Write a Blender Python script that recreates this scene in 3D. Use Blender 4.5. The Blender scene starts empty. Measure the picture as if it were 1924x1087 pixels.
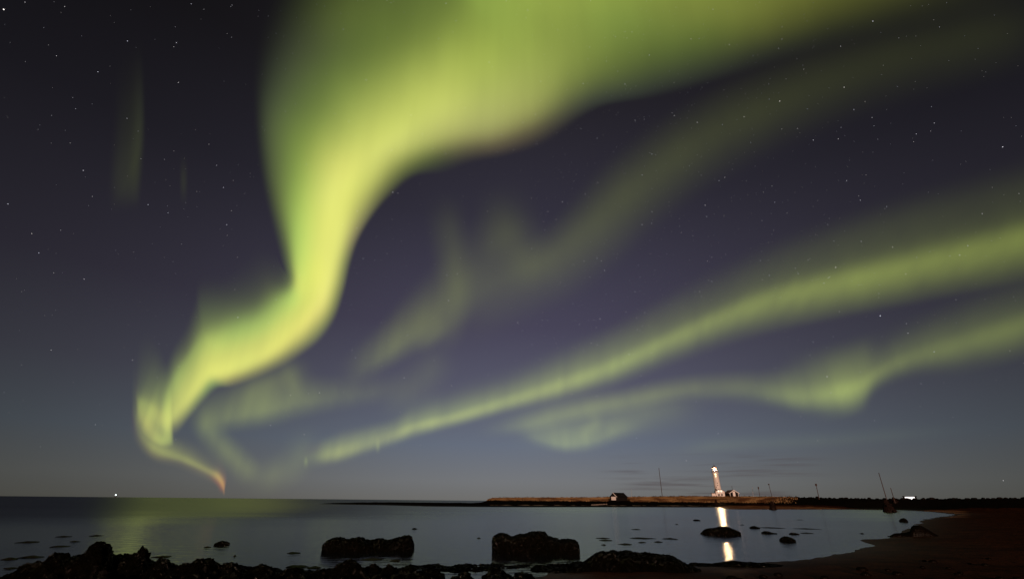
import bpy, bmesh, math, random
import numpy as np
from mathutils import Vector, Matrix, noise as mnoise
R = math.radians
random.seed(7); rng = np.random.default_rng(7)
scene = bpy.context.scene
C = scene.collection

# ------------------------------------------------------------------ camera
F, CX, CY = 855.0, 962.0, 543.5          # photo pixels (1924 x 1087)
PITCH, ROLL, CAMZ = 24.89, 0.545, 2.0
cam_d = bpy.data.cameras.new('camera'); cam = bpy.data.objects.new('camera', cam_d); C.objects.link(cam)
cam_d.sensor_width = 36.0; cam_d.lens = F / 1924 * 36; cam_d.clip_start = 0.1; cam_d.clip_end = 400000
cam.matrix_world = Matrix.Translation((0, 0, CAMZ)) @ Matrix.Rotation(R(90 + PITCH), 4, 'X') @ Matrix.Rotation(R(ROLL), 4, 'Z')
scene.camera = cam
scene.view_settings.view_transform = 'Standard'; scene.view_settings.look = 'None'
scene.view_settings.exposure = 0.0; scene.view_settings.gamma = 1.0
scene.render.engine = 'CYCLES'
scene.cycles.transparent_max_bounces = 24; scene.cycles.max_bounces = 6
scene.cycles.sample_clamp_indirect = 0
M3 = np.array(cam.matrix_world.to_3x3())

def rays(px, py):                          # photo pixel -> unit direction in the world
    px = np.asarray(px, float); py = np.asarray(py, float)
    v = np.stack([(px - CX) / F, -(py - CY) / F, -np.ones_like(px)], -1)
    v = v @ M3.T
    return v / np.linalg.norm(v, axis=-1, keepdims=True)
def ground(px, py, z=0.0):                 # where that line of sight meets height z
    d = rays(px, py); t = (z - CAMZ) / d[2]
    return Vector((d[0] * t, d[1] * t, z))
def at(px, py, D):                         # point at horizontal distance D
    d = rays(px, py); t = D / math.hypot(d[0], d[1])
    return Vector((d[0] * t, d[1] * t, CAMZ + d[2] * t))
def mpp(px, py, D):                        # metres per photo pixel (sideways) there
    return (at(px + 1, py, D) - at(px, py, D)).length

# ------------------------------------------------------------------ world: night sky
def lin(c):
    c = np.asarray(c, float) / 255.0
    return np.where(c <= 0.04045, c / 12.92, ((c + 0.055) / 1.055) ** 2.4)
SKY = [(-2, (46, 45, 44)), (0.0, (110, 109, 107)), (2.0, (115, 117, 120)), (6, (102, 110, 125)), (12, (88, 89, 107)), (20, (71, 68, 87)),
       (34, (50, 48, 61)), (46, (37, 35, 42)), (58, (29, 28, 31)), (80, (25, 24, 28))]
AZC, AZS = R(2.0), R(30.0)
def skycol(d):
    el = np.degrees(np.arcsin(np.clip(d[..., 2], -1, 1))); az = np.arctan2(d[..., 0], d[..., 1])
    g = np.exp(-((az - AZC) / AZS) ** 2 / 2) * 0.81 + 0.19
    c = np.stack([np.interp(el, [s[0] for s in SKY], [lin(s[1])[k] for s in SKY]) for k in range(3)], -1) * g[..., None]
    c[..., 2] *= g ** 0.12
    return c

world = bpy.data.worlds.new('World'); scene.world = world; world.use_nodes = True
nt = world.node_tree; nt.nodes.clear()
def N(t, typ, **kw):
    n = t.nodes.new(typ)
    for k, v in kw.items():
        if k.startswith('i_'): n.inputs[int(k[2:])].default_value = v
        else: setattr(n, k, v)
    return n
def math_(t, op, a, b=None, c=None):
    n = t.nodes.new('ShaderNodeMath'); n.operation = op
    for i, v in enumerate((a, b, c)):
        if v is None: continue
        if isinstance(v, (int, float)): n.inputs[i].default_value = v
        else: t.links.new(v, n.inputs[i])
    return n.outputs[0]
tc = N(nt, 'ShaderNodeTexCoord'); sp = N(nt, 'ShaderNodeSeparateXYZ'); nt.links.new(tc.outputs['Generated'], sp.inputs[0])
el = math_(nt, 'MULTIPLY', math_(nt, 'ARCSINE', sp.outputs[2]), 180 / math.pi)
az = math_(nt, 'ARCTAN2', sp.outputs[0], sp.outputs[1])
ramp = N(nt, 'ShaderNodeValToRGB'); cr = ramp.color_ramp
nt.links.new(math_(nt, 'DIVIDE', math_(nt, 'ADD', el, 2.0), 82.0), ramp.inputs[0])
while len(cr.elements) < len(SKY): cr.elements.new(0.5)
for e, (a, c) in zip(cr.elements, SKY):
    e.position = (a + 2) / 82.0
for e, (a, c) in zip(cr.elements, SKY):
    e.color = (*lin(c), 1)
g = math_(nt, 'DIVIDE', math_(nt, 'SUBTRACT', az, AZC), AZS)
g = math_(nt, 'EXPONENT', math_(nt, 'MULTIPLY', math_(nt, 'MULTIPLY', g, g), -0.5))
g = math_(nt, 'ADD', math_(nt, 'MULTIPLY', g, 0.81), 0.19)
gb = math_(nt, 'POWER', g, 0.12)
# thin low cloud bars above the horizon
cv = N(nt, 'ShaderNodeCombineXYZ'); nt.links.new(math_(nt, 'MULTIPLY', az, 3.0), cv.inputs[0])
nt.links.new(math_(nt, 'MULTIPLY', el, 1.1), cv.inputs[1])
nz = N(nt, 'ShaderNodeTexNoise'); nz.inputs['Scale'].default_value = 1.6; nz.inputs['Detail'].default_value = 5
nt.links.new(cv.outputs[0], nz.inputs['Vector'])
mr = N(nt, 'ShaderNodeMapRange', interpolation_type='SMOOTHSTEP'); nt.links.new(nz.outputs[0], mr.inputs[0])
mr.inputs[1].default_value = 0.48; mr.inputs[2].default_value = 0.68
m2 = N(nt, 'ShaderNodeMapRange', interpolation_type='SMOOTHSTEP'); nt.links.new(el, m2.inputs[0])
m2.inputs[1].default_value = 5.2; m2.inputs[2].default_value = 4.0
m3 = N(nt, 'ShaderNodeMapRange', interpolation_type='SMOOTHSTEP'); nt.links.new(az, m3.inputs[0])
m3.inputs[1].default_value = R(9); m3.inputs[2].default_value = R(15)
m4 = N(nt, 'ShaderNodeMapRange', interpolation_type='SMOOTHSTEP'); nt.links.new(az, m4.inputs[0]); m4.inputs[1].default_value = R(35); m4.inputs[2].default_value = R(27)
cf = math_(nt, 'MULTIPLY', math_(nt, 'MULTIPLY', mr.outputs[0], m2.outputs[0]), math_(nt, 'MULTIPLY', math_(nt, 'MULTIPLY', m3.outputs[0], m4.outputs[0]), 0.50))
scl = N(nt, 'ShaderNodeVectorMath', operation='SCALE'); nt.links.new(ramp.outputs[0], scl.inputs[0]); nt.links.new(g, scl.inputs[3])
tv = N(nt, 'ShaderNodeCombineXYZ'); tv.inputs[0].default_value = 1; tv.inputs[1].default_value = 1; nt.links.new(gb, tv.inputs[2])
tint = N(nt, 'ShaderNodeVectorMath', operation='MULTIPLY'); nt.links.new(scl.outputs[0], tint.inputs[0]); nt.links.new(tv.outputs[0], tint.inputs[1])
mx = N(nt, 'ShaderNodeMixRGB'); nt.links.new(cf, mx.inputs[0]); nt.links.new(tint.outputs[0], mx.inputs[1]); mx.inputs[2].default_value = (0.072, 0.055, 0.060, 1)
bg = N(nt, 'ShaderNodeBackground'); nt.links.new(mx.outputs[0], bg.inputs[0]); bg.inputs[1].default_value = 1.0
wo = N(nt, 'ShaderNodeOutputWorld'); nt.links.new(bg.outputs[0], wo.inputs[0])

# ------------------------------------------------------------------ the town's low warm light behind the camera
sd = bpy.data.lights.new('town_light', 'SUN'); sd.energy = 2.7; sd.angle = R(1.5); sd.color = (1.0, 0.60, 0.43)
so = bpy.data.objects.new('town_light', sd); C.objects.link(so)
sdir = Vector((math.sin(R(9)) * math.cos(R(5.5)), math.cos(R(9)) * math.cos(R(5.5)), -math.sin(R(5.5))))   # direction the light travels
so.rotation_euler = sdir.to_track_quat('-Z', 'Y').to_euler(); so.location = (-5, -20, 12)

# ------------------------------------------------------------------ materials
def mat(name, col, rough=0.8, spec=0.5, noise=None, col2=None, bump=0.0, bscale=20.0, metal=0.0, lo=0.35, hi=0.65):
    m = bpy.data.materials.new(name); m.use_nodes = True; t = m.node_tree
    b = t.nodes['Principled BSDF']; b.inputs['Base Color'].default_value = (*col, 1)
    b.inputs['Roughness'].default_value = rough; b.inputs['Specular IOR Level'].default_value = spec; b.inputs['Metallic'].default_value = metal
    co = N(t, 'ShaderNodeTexCoord')
    if noise:
        n = N(t, 'ShaderNodeTexNoise'); n.inputs['Scale'].default_value = noise; n.inputs['Detail'].default_value = 6
        t.links.new(co.outputs['Object'], n.inputs['Vector'])
        r = N(t, 'ShaderNodeMapRange'); r.inputs[1].default_value = lo; r.inputs[2].default_value = hi; t.links.new(n.outputs[0], r.inputs[0])
        x = N(t, 'ShaderNodeMixRGB'); x.inputs[1].default_value = (*col, 1); x.inputs[2].default_value = (*(col2 or col), 1)
        t.links.new(r.outputs[0], x.inputs[0]); t.links.new(x.outputs[0], b.inputs['Base Color'])
    if bump:
        n = N(t, 'ShaderNodeTexNoise'); n.inputs['Scale'].default_value = bscale; n.inputs['Detail'].default_value = 5; n.inputs['Roughness'].default_value = 0.65
        t.links.new(co.outputs['Object'], n.inputs['Vector'])
        bp = N(t, 'ShaderNodeBump'); bp.inputs['Strength'].default_value = 1.0; bp.inputs['Distance'].default_value = bump
        t.links.new(n.outputs[0], bp.inputs['Height']); t.links.new(bp.outputs[0], b.inputs['Normal'])
    return m
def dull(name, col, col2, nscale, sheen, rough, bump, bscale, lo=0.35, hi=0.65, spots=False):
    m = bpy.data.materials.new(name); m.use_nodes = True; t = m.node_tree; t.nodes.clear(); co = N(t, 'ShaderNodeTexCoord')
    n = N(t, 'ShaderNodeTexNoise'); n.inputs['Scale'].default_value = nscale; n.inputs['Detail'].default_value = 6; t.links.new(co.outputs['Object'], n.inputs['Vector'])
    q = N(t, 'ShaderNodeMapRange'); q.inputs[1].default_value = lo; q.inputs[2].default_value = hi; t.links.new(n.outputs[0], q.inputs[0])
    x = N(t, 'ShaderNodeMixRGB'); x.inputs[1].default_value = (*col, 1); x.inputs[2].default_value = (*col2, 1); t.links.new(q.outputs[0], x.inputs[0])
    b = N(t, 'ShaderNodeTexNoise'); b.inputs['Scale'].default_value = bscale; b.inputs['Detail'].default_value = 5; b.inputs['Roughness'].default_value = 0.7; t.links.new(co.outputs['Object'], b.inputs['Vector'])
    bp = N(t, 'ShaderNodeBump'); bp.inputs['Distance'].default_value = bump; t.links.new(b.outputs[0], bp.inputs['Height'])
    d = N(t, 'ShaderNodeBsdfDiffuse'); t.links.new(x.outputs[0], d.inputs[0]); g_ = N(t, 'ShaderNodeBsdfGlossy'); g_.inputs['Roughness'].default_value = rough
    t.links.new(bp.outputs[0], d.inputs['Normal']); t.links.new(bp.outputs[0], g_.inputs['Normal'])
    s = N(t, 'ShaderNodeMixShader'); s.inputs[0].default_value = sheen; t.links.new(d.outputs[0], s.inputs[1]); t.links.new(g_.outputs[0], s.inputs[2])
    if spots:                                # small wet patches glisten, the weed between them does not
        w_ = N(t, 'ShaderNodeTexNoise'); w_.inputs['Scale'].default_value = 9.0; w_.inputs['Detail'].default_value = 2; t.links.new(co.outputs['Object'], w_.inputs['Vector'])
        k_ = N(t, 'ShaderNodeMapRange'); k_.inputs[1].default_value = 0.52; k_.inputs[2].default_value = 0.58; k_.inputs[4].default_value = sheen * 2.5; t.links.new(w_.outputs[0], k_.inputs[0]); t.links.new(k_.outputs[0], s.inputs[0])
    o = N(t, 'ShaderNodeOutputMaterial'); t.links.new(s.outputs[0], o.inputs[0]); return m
def emit(name, col, s, sampling='AUTO'):
    m = bpy.data.materials.new(name); m.use_nodes = True; t = m.node_tree; t.nodes.clear()
    e = N(t, 'ShaderNodeEmission'); e.inputs[0].default_value = (*col, 1); e.inputs[1].default_value = s
    o = N(t, 'ShaderNodeOutputMaterial'); t.links.new(e.outputs[0], o.inputs[0])
    m.cycles.emission_sampling = sampling
    return m
M = {}
M['white'] = mat('white_render', (0.78, 0.76, 0.73), 0.85, 0.2, 0.9, (0.62, 0.60, 0.57), 0.01, 6)
M['trim'] = mat('white_paint', (0.80, 0.79, 0.77), 0.6, 0.3, 3.0, (0.66, 0.64, 0.61))
M['darkwood'] = mat('tarred_boards', (0.006, 0.0055, 0.0055), 0.8, 0.1, 2.5, (0.013, 0.011, 0.010))
M['darkroof'] = mat('dark_roof', (0.006, 0.0065, 0.007), 0.8, 0.05, 2.0, (0.010, 0.010, 0.010))
M['redroof'] = mat('rusty_roof', (0.10, 0.035, 0.028), 0.7, 0.3, 2.0, (0.06, 0.022, 0.02))
M['pane'] = mat('window_glass', (0.01, 0.01, 0.012), 0.08, 0.5)
M['pole'] = mat('weathered_pole', (0.035, 0.022, 0.018), 0.8, 0.3, 1.0, (0.06, 0.035, 0.028))
M['paleflag'] = mat('pale_pole', (0.30, 0.28, 0.27), 0.5, 0.4)
M['iron'] = mat('dark_iron', (0.03, 0.03, 0.03), 0.5, 0.4)
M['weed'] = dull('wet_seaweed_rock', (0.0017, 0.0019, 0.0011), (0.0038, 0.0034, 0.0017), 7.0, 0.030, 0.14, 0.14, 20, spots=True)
M['weedfar'] = dull('wet_rock', (0.0025, 0.0022, 0.0014), (0.005, 0.0034, 0.002), 2.0, 0.006, 0.3, 0.05, 6)
M['kelp'] = dull('floating_weed', (0.004, 0.0038, 0.0022), (0.010, 0.008, 0.004), 8.0, 0.05, 0.4, 0.02, 25)
M['cairn'] = dull('cairn_stone', (0.007, 0.0045, 0.0034), (0.014, 0.008, 0.006), 1.5, 0.004, 0.5, 0.08, 4)
M['ripstone'] = dull('ridge_stone', (0.004, 0.0035, 0.003), (0.009, 0.006, 0.005), 1.0, 0.003, 0.5, 0.08, 3)
M['palestone'] = mat('pale_stone', (0.22, 0.19, 0.17), 0.8, 0.2, 2.0, (0.14, 0.12, 0.10))
M['grass'] = mat('dry_grass', (0.24, 0.155, 0.070), 0.9, 0.0, 0.13, (0.075, 0.038, 0.018), lo=0.42, hi=0.60)
M['shrub'] = mat('dark_scrub', (0.035, 0.022, 0.010), 0.9, 0.1)
M['lamp'] = emit('lighthouse_beam_lamp', (1.0, 0.60, 0.29), 800)
M['flood'] = emit('flood_lamp', (1.0, 0.86, 0.66), 1.3)
M['towerlamp'] = emit('tower_lamp', (1.0, 0.78, 0.42), 2.6)
M['hull'] = mat('boat_hull', (0.02, 0.02, 0.025), 0.6)

# ------------------------------------------------------------------ object helpers
def link(name, me, m=None, parent=None, smooth=False):
    o = bpy.data.objects.new(name, me); C.objects.link(o)
    if m is not None and not me.materials: me.materials.append(m)
    if parent: o.parent = parent
    if smooth:
        for p in me.polygons: p.use_smooth = True
    return o
def tag(o, label, cat, group=None):
    o['label'] = label; o['category'] = cat
    if group: o['group'] = group
    return o
def empty(name, loc, rz=0.0):
    o = bpy.data.objects.new(name, None); C.objects.link(o); o.location = loc; o.rotation_euler = (0, 0, rz); o.empty_display_size = 0.5
    return o
def bm_obj(name, bm, m, parent=None, smooth=False):
    me = bpy.data.meshes.new(name); bm.normal_update(); bm.to_mesh(me); bm.free()
    return link(name, me, m, parent, smooth)
def box(bm, x0, x1, y0, y1, z0, z1):
    v = [bm.verts.new(p) for p in ((x0, y0, z0), (x1, y0, z0), (x1, y1, z0), (x0, y1, z0), (x0, y0, z1), (x1, y0, z1), (x1, y1, z1), (x0, y1, z1))]
    for f in ((3, 2, 1, 0), (4, 5, 6, 7), (0, 1, 5, 4), (1, 2, 6, 5), (2, 3, 7, 6), (3, 0, 4, 7)): bm.faces.new([v[i] for i in f])
def prism(bm, pts, y0, y1):                 # pts in x,z going anticlockwise seen from -y
    a = [bm.verts.new((x, y0, z)) for x, z in pts]; b = [bm.verts.new((x, y1, z)) for x, z in pts]
    bm.faces.new(a); bm.faces.new(b[::-1]); n = len(pts)
    for i in range(n): bm.faces.new([a[i], b[i], b[(i + 1) % n], a[(i + 1) % n]])
def lathe(bm, prof, seg=32, cx=0, cy=0, close=True):
    rings = []
    for r, z in prof: rings.append([bm.verts.new((cx + r * math.cos(2 * math.pi * k / seg), cy + r * math.sin(2 * math.pi * k / seg), z)) for k in range(seg)])
    for a, b in zip(rings, rings[1:]):
        for k in range(seg): bm.faces.new([a[k], a[(k + 1) % seg], b[(k + 1) % seg], b[k]])
    if close: bm.faces.new(rings[0][::-1]); bm.faces.new(rings[-1])
def rod(bm, p, q, r0, r1, seg=8):
    p, q = Vector(p), Vector(q); d = (q - p).normalized(); u = d.orthogonal().normalized(); w = d.cross(u)
    A = [bm.verts.new(p + (u * math.cos(2 * math.pi * k / seg) + w * math.sin(2 * math.pi * k / seg)) * r0) for k in range(seg)]
    B = [bm.verts.new(q + (u * math.cos(2 * math.pi * k / seg) + w * math.sin(2 * math.pi * k / seg)) * r1) for k in range(seg)]
    for k in range(seg): bm.faces.new([A[k], A[(k + 1) % seg], B[(k + 1) % seg], B[k]])
    bm.faces.new(A[::-1]); bm.faces.new(B)

# ------------------------------------------------------------------ terrain
def fbm(x, y, z=0.0, oct=4):
    return mnoise.fractal(Vector((x, y, z)), 1.0, 2.0, oct)
near = [(-900, 1075), (-200, 1072), (40, 1086), (200, 1078), (500, 1084), (700, 1090), (900, 1090), (990, 1084), (1080, 1066), (1200, 1062),
        (1300, 1063), (1400, 1057), (1460, 1053), (1540, 1045), (1604, 1036), (1632, 1022), (1612, 1014), (1668, 1008), (1690, 1000),
        (1722, 984), (1736, 975), (1795, 966), (1750, 961), (1700, 957.6), (1600, 956.5), (1500, 956.4), (1400, 956.5), (1368, 956), (1352, 952.5), (1300, 952.3),
        (1150, 952), (1000, 952), (900, 951.7), (800, 950.7), (720, 948.4), (660, 947.4), (600, 946.0)]
poly = [ground(a, b).xy for a, b in near]
back = [ground(610, 944.9).xy, ground(680, 943.8).xy, ground(800, 944.8).xy, ground(880, 944.2).xy]
poly += back + [at(905, 940, 330).xy, at(960, 940, 520).xy, at(1300, 940, 620).xy, at(1900, 940, 700).xy, Vector((900, 300)), Vector((900, -400)), Vector((-300, -400)), Vector((-60, 5))]
P = np.array([[p[0], p[1]] for p in poly])
def sdist(X, Y):
    X = np.asarray(X, float); Y = np.asarray(Y, float)
    dmin = np.full(X.shape, 1e9); inside = np.zeros(X.shape, bool)
    n = len(P)
    for i in range(n):
        ax, ay = P[i]; bx, by = P[(i + 1) % n]
        ex, ey = bx - ax, by - ay; L = ex * ex + ey * ey
        t = np.clip(((X - ax) * ex + (Y - ay) * ey) / L, 0, 1)
        dmin = np.minimum(dmin, np.hypot(X - ax - t * ex, Y - ay - t * ey))
        c = ((ay > Y) != (by > Y)) & (X < (bx - ax) * (Y - ay) / (by - ay + 1e-12) + ax)
        inside ^= c
    return np.where(inside, dmin, -dmin)
# height of the far ridge's crest against azimuth, read off as (photo x, photo y of its crest, distance)
crest = [(880, 943.8, 250), (905, 942.3, 290), (925, 936.5, 300), (960, 936.0, 305), (1100, 935.8, 310), (1200, 935.0, 320), (1300, 933.6, 340), (1420, 934.2, 340),
         (1520, 934.8, 320), (1600, 936.6, 300), (1700, 937.6, 290), (1800, 937.2, 280), (1924, 936.0, 270), (2300, 932, 260), (3500, 925, 250)]
caz, cD, cZ = [], [], []
for a, b, D in crest:
    p = at(a, b, D); caz.append(math.atan2(p.x, p.y)); cD.append(D); cZ.append(p.z)
def ss(a, b, x): t = np.clip((x - a) / (b - a), 0, 1); return t * t * (3 - 2 * t)
def far_ridge(X, Y):
    az = np.arctan2(X, Y); D = np.hypot(X, Y)
    d0 = np.interp(az, caz, cD); z0 = np.interp(az, caz, cZ)
    k = ss(caz[0] - 0.004, caz[2], az)
    return k * (z0 - 0.5) * ss(d0 - 62, d0, D) * (1 - 0.3 * ss(d0 + 160, d0 + 260, D))
def hgt(X, Y, detail=True):
    s = sdist(X, Y); D = np.hypot(X, Y)
    z = np.where(s > 0, 0.55 * (1 - np.exp(-np.maximum(s, 0) / 9.0)) + 0.0015 * np.maximum(s, 0), 0.10 * s)
    # flats in front of the island stay low
    z = np.maximum(z, -2.5); z = z + np.where(s > 0, far_ridge(X, Y) * ss(0, 25, s), 0)
    return z, s
azs = np.concatenate([np.linspace(-R(175), -R(52), 40)[:-1], np.linspace(-R(52), R(56), 620), np.linspace(R(56), R(175), 40)[1:]])
Ds = np.concatenate([np.geomspace(2, 60, 90)[:-1], np.geomspace(60, 260, 80)[:-1], np.linspace(260, 420, 50)[:-1], np.geomspace(420, 900, 16)])
AZ, DD = np.meshgrid(azs, Ds); X = DD * np.sin(AZ); Y = DD * np.cos(AZ)
Z, S = hgt(X, Y)
nzv = np.empty(X.shape); nz2 = np.empty(X.shape)
for i in range(X.shape[0]):
    for j in range(X.shape[1]):
        nzv[i, j] = fbm(X[i, j] * 0.22, Y[i, j] * 0.22, 0.0, 4); nz2[i, j] = fbm(X[i, j] * 1.3, Y[i, j] * 1.3, 4.0, 3)
amp = np.where(DD > 120, 0.16, 0.03 + 0.0006 * DD)
Z = Z + amp * nzv * np.clip(S / 3 + 0.6, 0.15, 1) + 0.018 * nz2 * (S > -1)
ridge = far_ridge(X, Y)
Z = Z + np.clip(ridge, 0, 1) * 0.20 * nz2
nr, nc = X.shape
verts = np.stack([X, Y, Z], -1).reshape(-1, 3)
idx = np.arange(nr * nc).reshape(nr, nc)
quads = np.stack([idx[:-1, :-1], idx[:-1, 1:], idx[1:, 1:], idx[1:, :-1]], -1).reshape(-1, 4)
# cap around the viewer's feet
me = bpy.data.meshes.new('ground'); vl = verts.tolist(); fl = [tuple(q[::-1]) for q in quads.tolist()]
vl.append((0, 0, float(Z[0].mean()))); fl += [(len(vl) - 1, int(idx[0, j + 1]), int(idx[0, j])) for j in range(nc - 1)] + [(len(vl) - 1, int(idx[0, 0]), int(idx[0, -1]))]
fl += [(int(idx[i, 0]), int(idx[i, -1]), int(idx[i + 1, -1]), int(idx[i + 1, 0]))[::-1] for i in range(nr - 1)]
me.from_pydata(vl, [], fl); me.update()
# zones: ground cover, some with light or reflection put into the colour
azw = AZ
def azpx(px): p = at(px, 940, 250); return math.atan2(p.x, p.y)
grassz = np.clip((ridge - 1.9) / 0.6, 0, 1) * (1 - ss(azpx(1390), azpx(1510), azw))  # grass stops rightward; the dimmer light there is put in as dark ground
sheen_stripe = np.exp(-((S - 17 - 5 * nzv) / 3.5) ** 2) * (DD > 120) * ss(azpx(890), azpx(930), azw)
brown = (DD > 110) * (1 - np.clip(ridge / 0.9, 0, 1)) * ss(azpx(1290), azpx(1380), azw) * (1 - ss(azpx(1760), azpx(1900), azw)) * (S > 1.2)
sheen_stripe = sheen_stripe * (1 - ss(azpx(1330), azpx(1420), azw))
tidal = (DD > 110) * np.maximum((1 - ss(azpx(1370), azpx(1440), azw)) * (1 - np.clip(sheen_stripe, 0, 1)), 2.0 * np.clip(ridge - 0.5, 0, 1))
_p = ground(1395, 1079, 0.5); pudz = np.exp(-(((X - _p.x) / 1.8) ** 2 + ((Y - _p.y) / 0.6) ** 2))
for nm, arr in (('zone_grass', grassz), ('zone_pale_sheen', sheen_stripe), ('zone_tidal', tidal), ('zone_lit_brown', brown), ('zone_puddle', pudz), ('zone_shore', np.exp(-np.maximum(S, 0) / 2.5))):
    at_ = me.attributes.new(nm, 'FLOAT', 'POINT'); a = np.append(arr.reshape(-1), 0.0).astype(np.float32); at_.data.foreach_set('value', a)
gm = bpy.data.materials.new('shore_ground'); gm.use_nodes = True; t = gm.node_tree; b = t.nodes['Principled BSDF']
co = N(t, 'ShaderNodeTexCoord')
def nt_noise(scale, det=6, vec=None):
    n = N(t, 'ShaderNodeTexNoise'); n.inputs['Scale'].default_value = scale; n.inputs['Detail'].default_value = det; t.links.new(co.outputs['Object'], n.inputs['Vector']); return n.outputs[0]
def mixc(f, a, c):
    x = N(t, 'ShaderNodeMixRGB')
    for s, v in ((0, f), (1, a), (2, c)):
        if isinstance(v, tuple): x.inputs[s].default_value = (*v, 1)
        elif isinstance(v, float): x.inputs[s].default_value = v
        else: t.links.new(v, x.inputs[s])
    return x.outputs[0]
def sharp(v, lo, hi):
    r = N(t, 'ShaderNodeMapRange', interpolation_type='SMOOTHSTEP'); t.links.new(v, r.inputs[0]); r.inputs[1].default_value = lo; r.inputs[2].default_value = hi; return r.outputs[0]
def attr(nm): a = N(t, 'ShaderNodeAttribute', attribute_name=nm); return a.outputs['Fac']
sand = mixc(sharp(nt_noise(0.7), 0.35, 0.7), (0.060, 0.0200, 0.0100), (0.030, 0.0105, 0.0052))
sand = mixc(sharp(nt_noise(6.0), 0.55, 0.75), sand, (0.006, 0.004, 0.0026))
c1 = mixc(sharp(math_(t, 'MULTIPLY', attr('zone_tidal'), math_(t, 'ADD', nt_noise(0.10), 0.15)), 0.25, 0.5), sand, (0.007, 0.0052, 0.0038))
c1 = mixc(sharp(math_(t, 'MULTIPLY', attr('zone_lit_brown'), math_(t, 'ADD', nt_noise(0.16), 0.25)), 0.45, 0.85), c1, (0.34, 0.155, 0.085))  # brown sand lightened to carry light the grazing lamp hardly gives
c2 = mixc(sharp(math_(t, 'MULTIPLY', attr('zone_pale_sheen'), nt_noise(0.25)), 0.26, 0.42), c1, (0.42, 0.33, 0.27))  # pale sand colour standing in for tidal pools reflecting the sky
c3 = mixc(attr('zone_grass'), c2, (0.15, 0.080, 0.035))
bp = N(t, 'ShaderNodeBump'); bp.inputs['Distance'].default_value = 0.06; t.links.new(nt_noise(5.0, 9), bp.inputs['Height'])
t.nodes.remove(b); d = N(t, 'ShaderNodeBsdfDiffuse'); t.links.new(c3, d.inputs[0]); g_ = N(t, 'ShaderNodeBsdfGlossy'); g_.inputs['Roughness'].default_value = 0.30
t.links.new(bp.outputs[0], d.inputs['Normal']); t.links.new(bp.outputs[0], g_.inputs['Normal'])
wet = math_(t, 'ADD', 0.004, math_(t, 'MULTIPLY', attr('zone_shore'), 0.10))
pud = math_(t, 'MULTIPLY', attr('zone_puddle'), sharp(nt_noise(1.3, 3), 0.47, 0.52)); wet = math_(t, 'ADD', wet, math_(t, 'MULTIPLY', pud, 0.55))
sx = N(t, 'ShaderNodeMixShader'); t.links.new(wet, sx.inputs[0]); t.links.new(d.outputs[0], sx.inputs[1]); t.links.new(g_.outputs[0], sx.inputs[2])
t.links.new(sx.outputs[0], t.nodes['Material Output'].inputs[0])
go = link('ground', me, gm, smooth=True); go['kind'] = 'structure'
def gz(x, y):
    z, s = hgt(np.array([float(x)]), np.array([float(y)])); return float(z[0])

# seabed far out, one sheet to the horizon, under the water
bm = bmesh.new(); box(bm, -90000, 90000, -90000, 90000, -8, -6); sb = bm_obj('seabed', bm, M['weedfar']); sb['kind'] = 'structure'

# ------------------------------------------------------------------ water
wm = bpy.data.materials.new('sea_water'); wm.use_nodes = True; t = wm.node_tree; t.nodes.clear()
co = N(t, 'ShaderNodeTexCoord'); s = N(t, 'ShaderNodeSeparateXYZ'); t.links.new(co.outputs['Object'], s.inputs[0])
dist = math_(t, 'SQRT', math_(t, 'ADD', math_(t, 'MULTIPLY', s.outputs[0], s.outputs[0]), math_(t, 'MULTIPLY', s.outputs[1], s.outputs[1])))
mp = N(t, 'ShaderNodeMapping'); mp.inputs['Scale'].default_value = (0.02, 0.06, 1); t.links.new(co.outputs['Object'], mp.inputs[0])
wn = N(t, 'ShaderNodeTexNoise'); wn.inputs['Scale'].default_value = 1.0; wn.inputs['Detail'].default_value = 4; t.links.new(mp.outputs[0], wn.inputs['Vector'])
# open sea outside the bay is rougher than the sheltered shallows
dw = math_(t, 'ADD', dist, math_(t, 'MULTIPLY', math_(t, 'SUBTRACT', wn.outputs[0], 0.5), 26.0))
rr = N(t, 'ShaderNodeMapRange', interpolation_type='SMOOTHSTEP'); t.links.new(dw, rr.inputs[0]); rr.inputs[1].default_value = 30; rr.inputs[2].default_value = 84
rr.inputs[3].default_value = 0.0; rr.inputs[4].default_value = 1.0
lf = N(t, 'ShaderNodeMapRange', interpolation_type='SMOOTHSTEP'); t.links.new(math_(t, 'DIVIDE', s.outputs[0], math_(t, 'MAXIMUM', dist, 1.0)), lf.inputs[0])
lf.inputs[1].default_value = 0.22; lf.inputs[2].default_value = -0.45
far = N(t, 'ShaderNodeMapRange', interpolation_type='SMOOTHSTEP'); t.links.new(dist, far.inputs[0]); far.inputs[1].default_value = 230; far.inputs[2].default_value = 330
op = math_(t, 'MAXIMUM', math_(t, 'MULTIPLY', rr.outputs[0], lf.outputs[0]), far.outputs[0])
dr = N(t, 'ShaderNodeMapRange', interpolation_type='SMOOTHSTEP'); t.links.new(dist, dr.inputs[0]); dr.inputs[1].default_value = 20; dr.inputs[2].default_value = 150; dr.inputs[3].default_value = 0.145; dr.inputs[4].default_value = 0.25
rough = math_(t, 'ADD', dr.outputs[0], math_(t, 'MULTIPLY', op, 0.13))
rough = math_(t, 'ADD', rough, math_(t, 'MULTIPLY', math_(t, 'SUBTRACT', wn.outputs[0], 0.5), 0.15))
gl = N(t, 'ShaderNodeBsdfGlossy', distribution='BECKMANN'); gl.inputs['Color'].default_value = (0.93, 0.97, 1, 1); t.links.new(rough, gl.inputs['Roughness'])
df = N(t, 'ShaderNodeBsdfDiffuse'); df.inputs['Color'].default_value = (0.010, 0.013, 0.015, 1)
mp2 = N(t, 'ShaderNodeMapping'); mp2.inputs['Scale'].default_value = (1.0, 1.6, 1); t.links.new(co.outputs['Object'], mp2.inputs[0])
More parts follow.
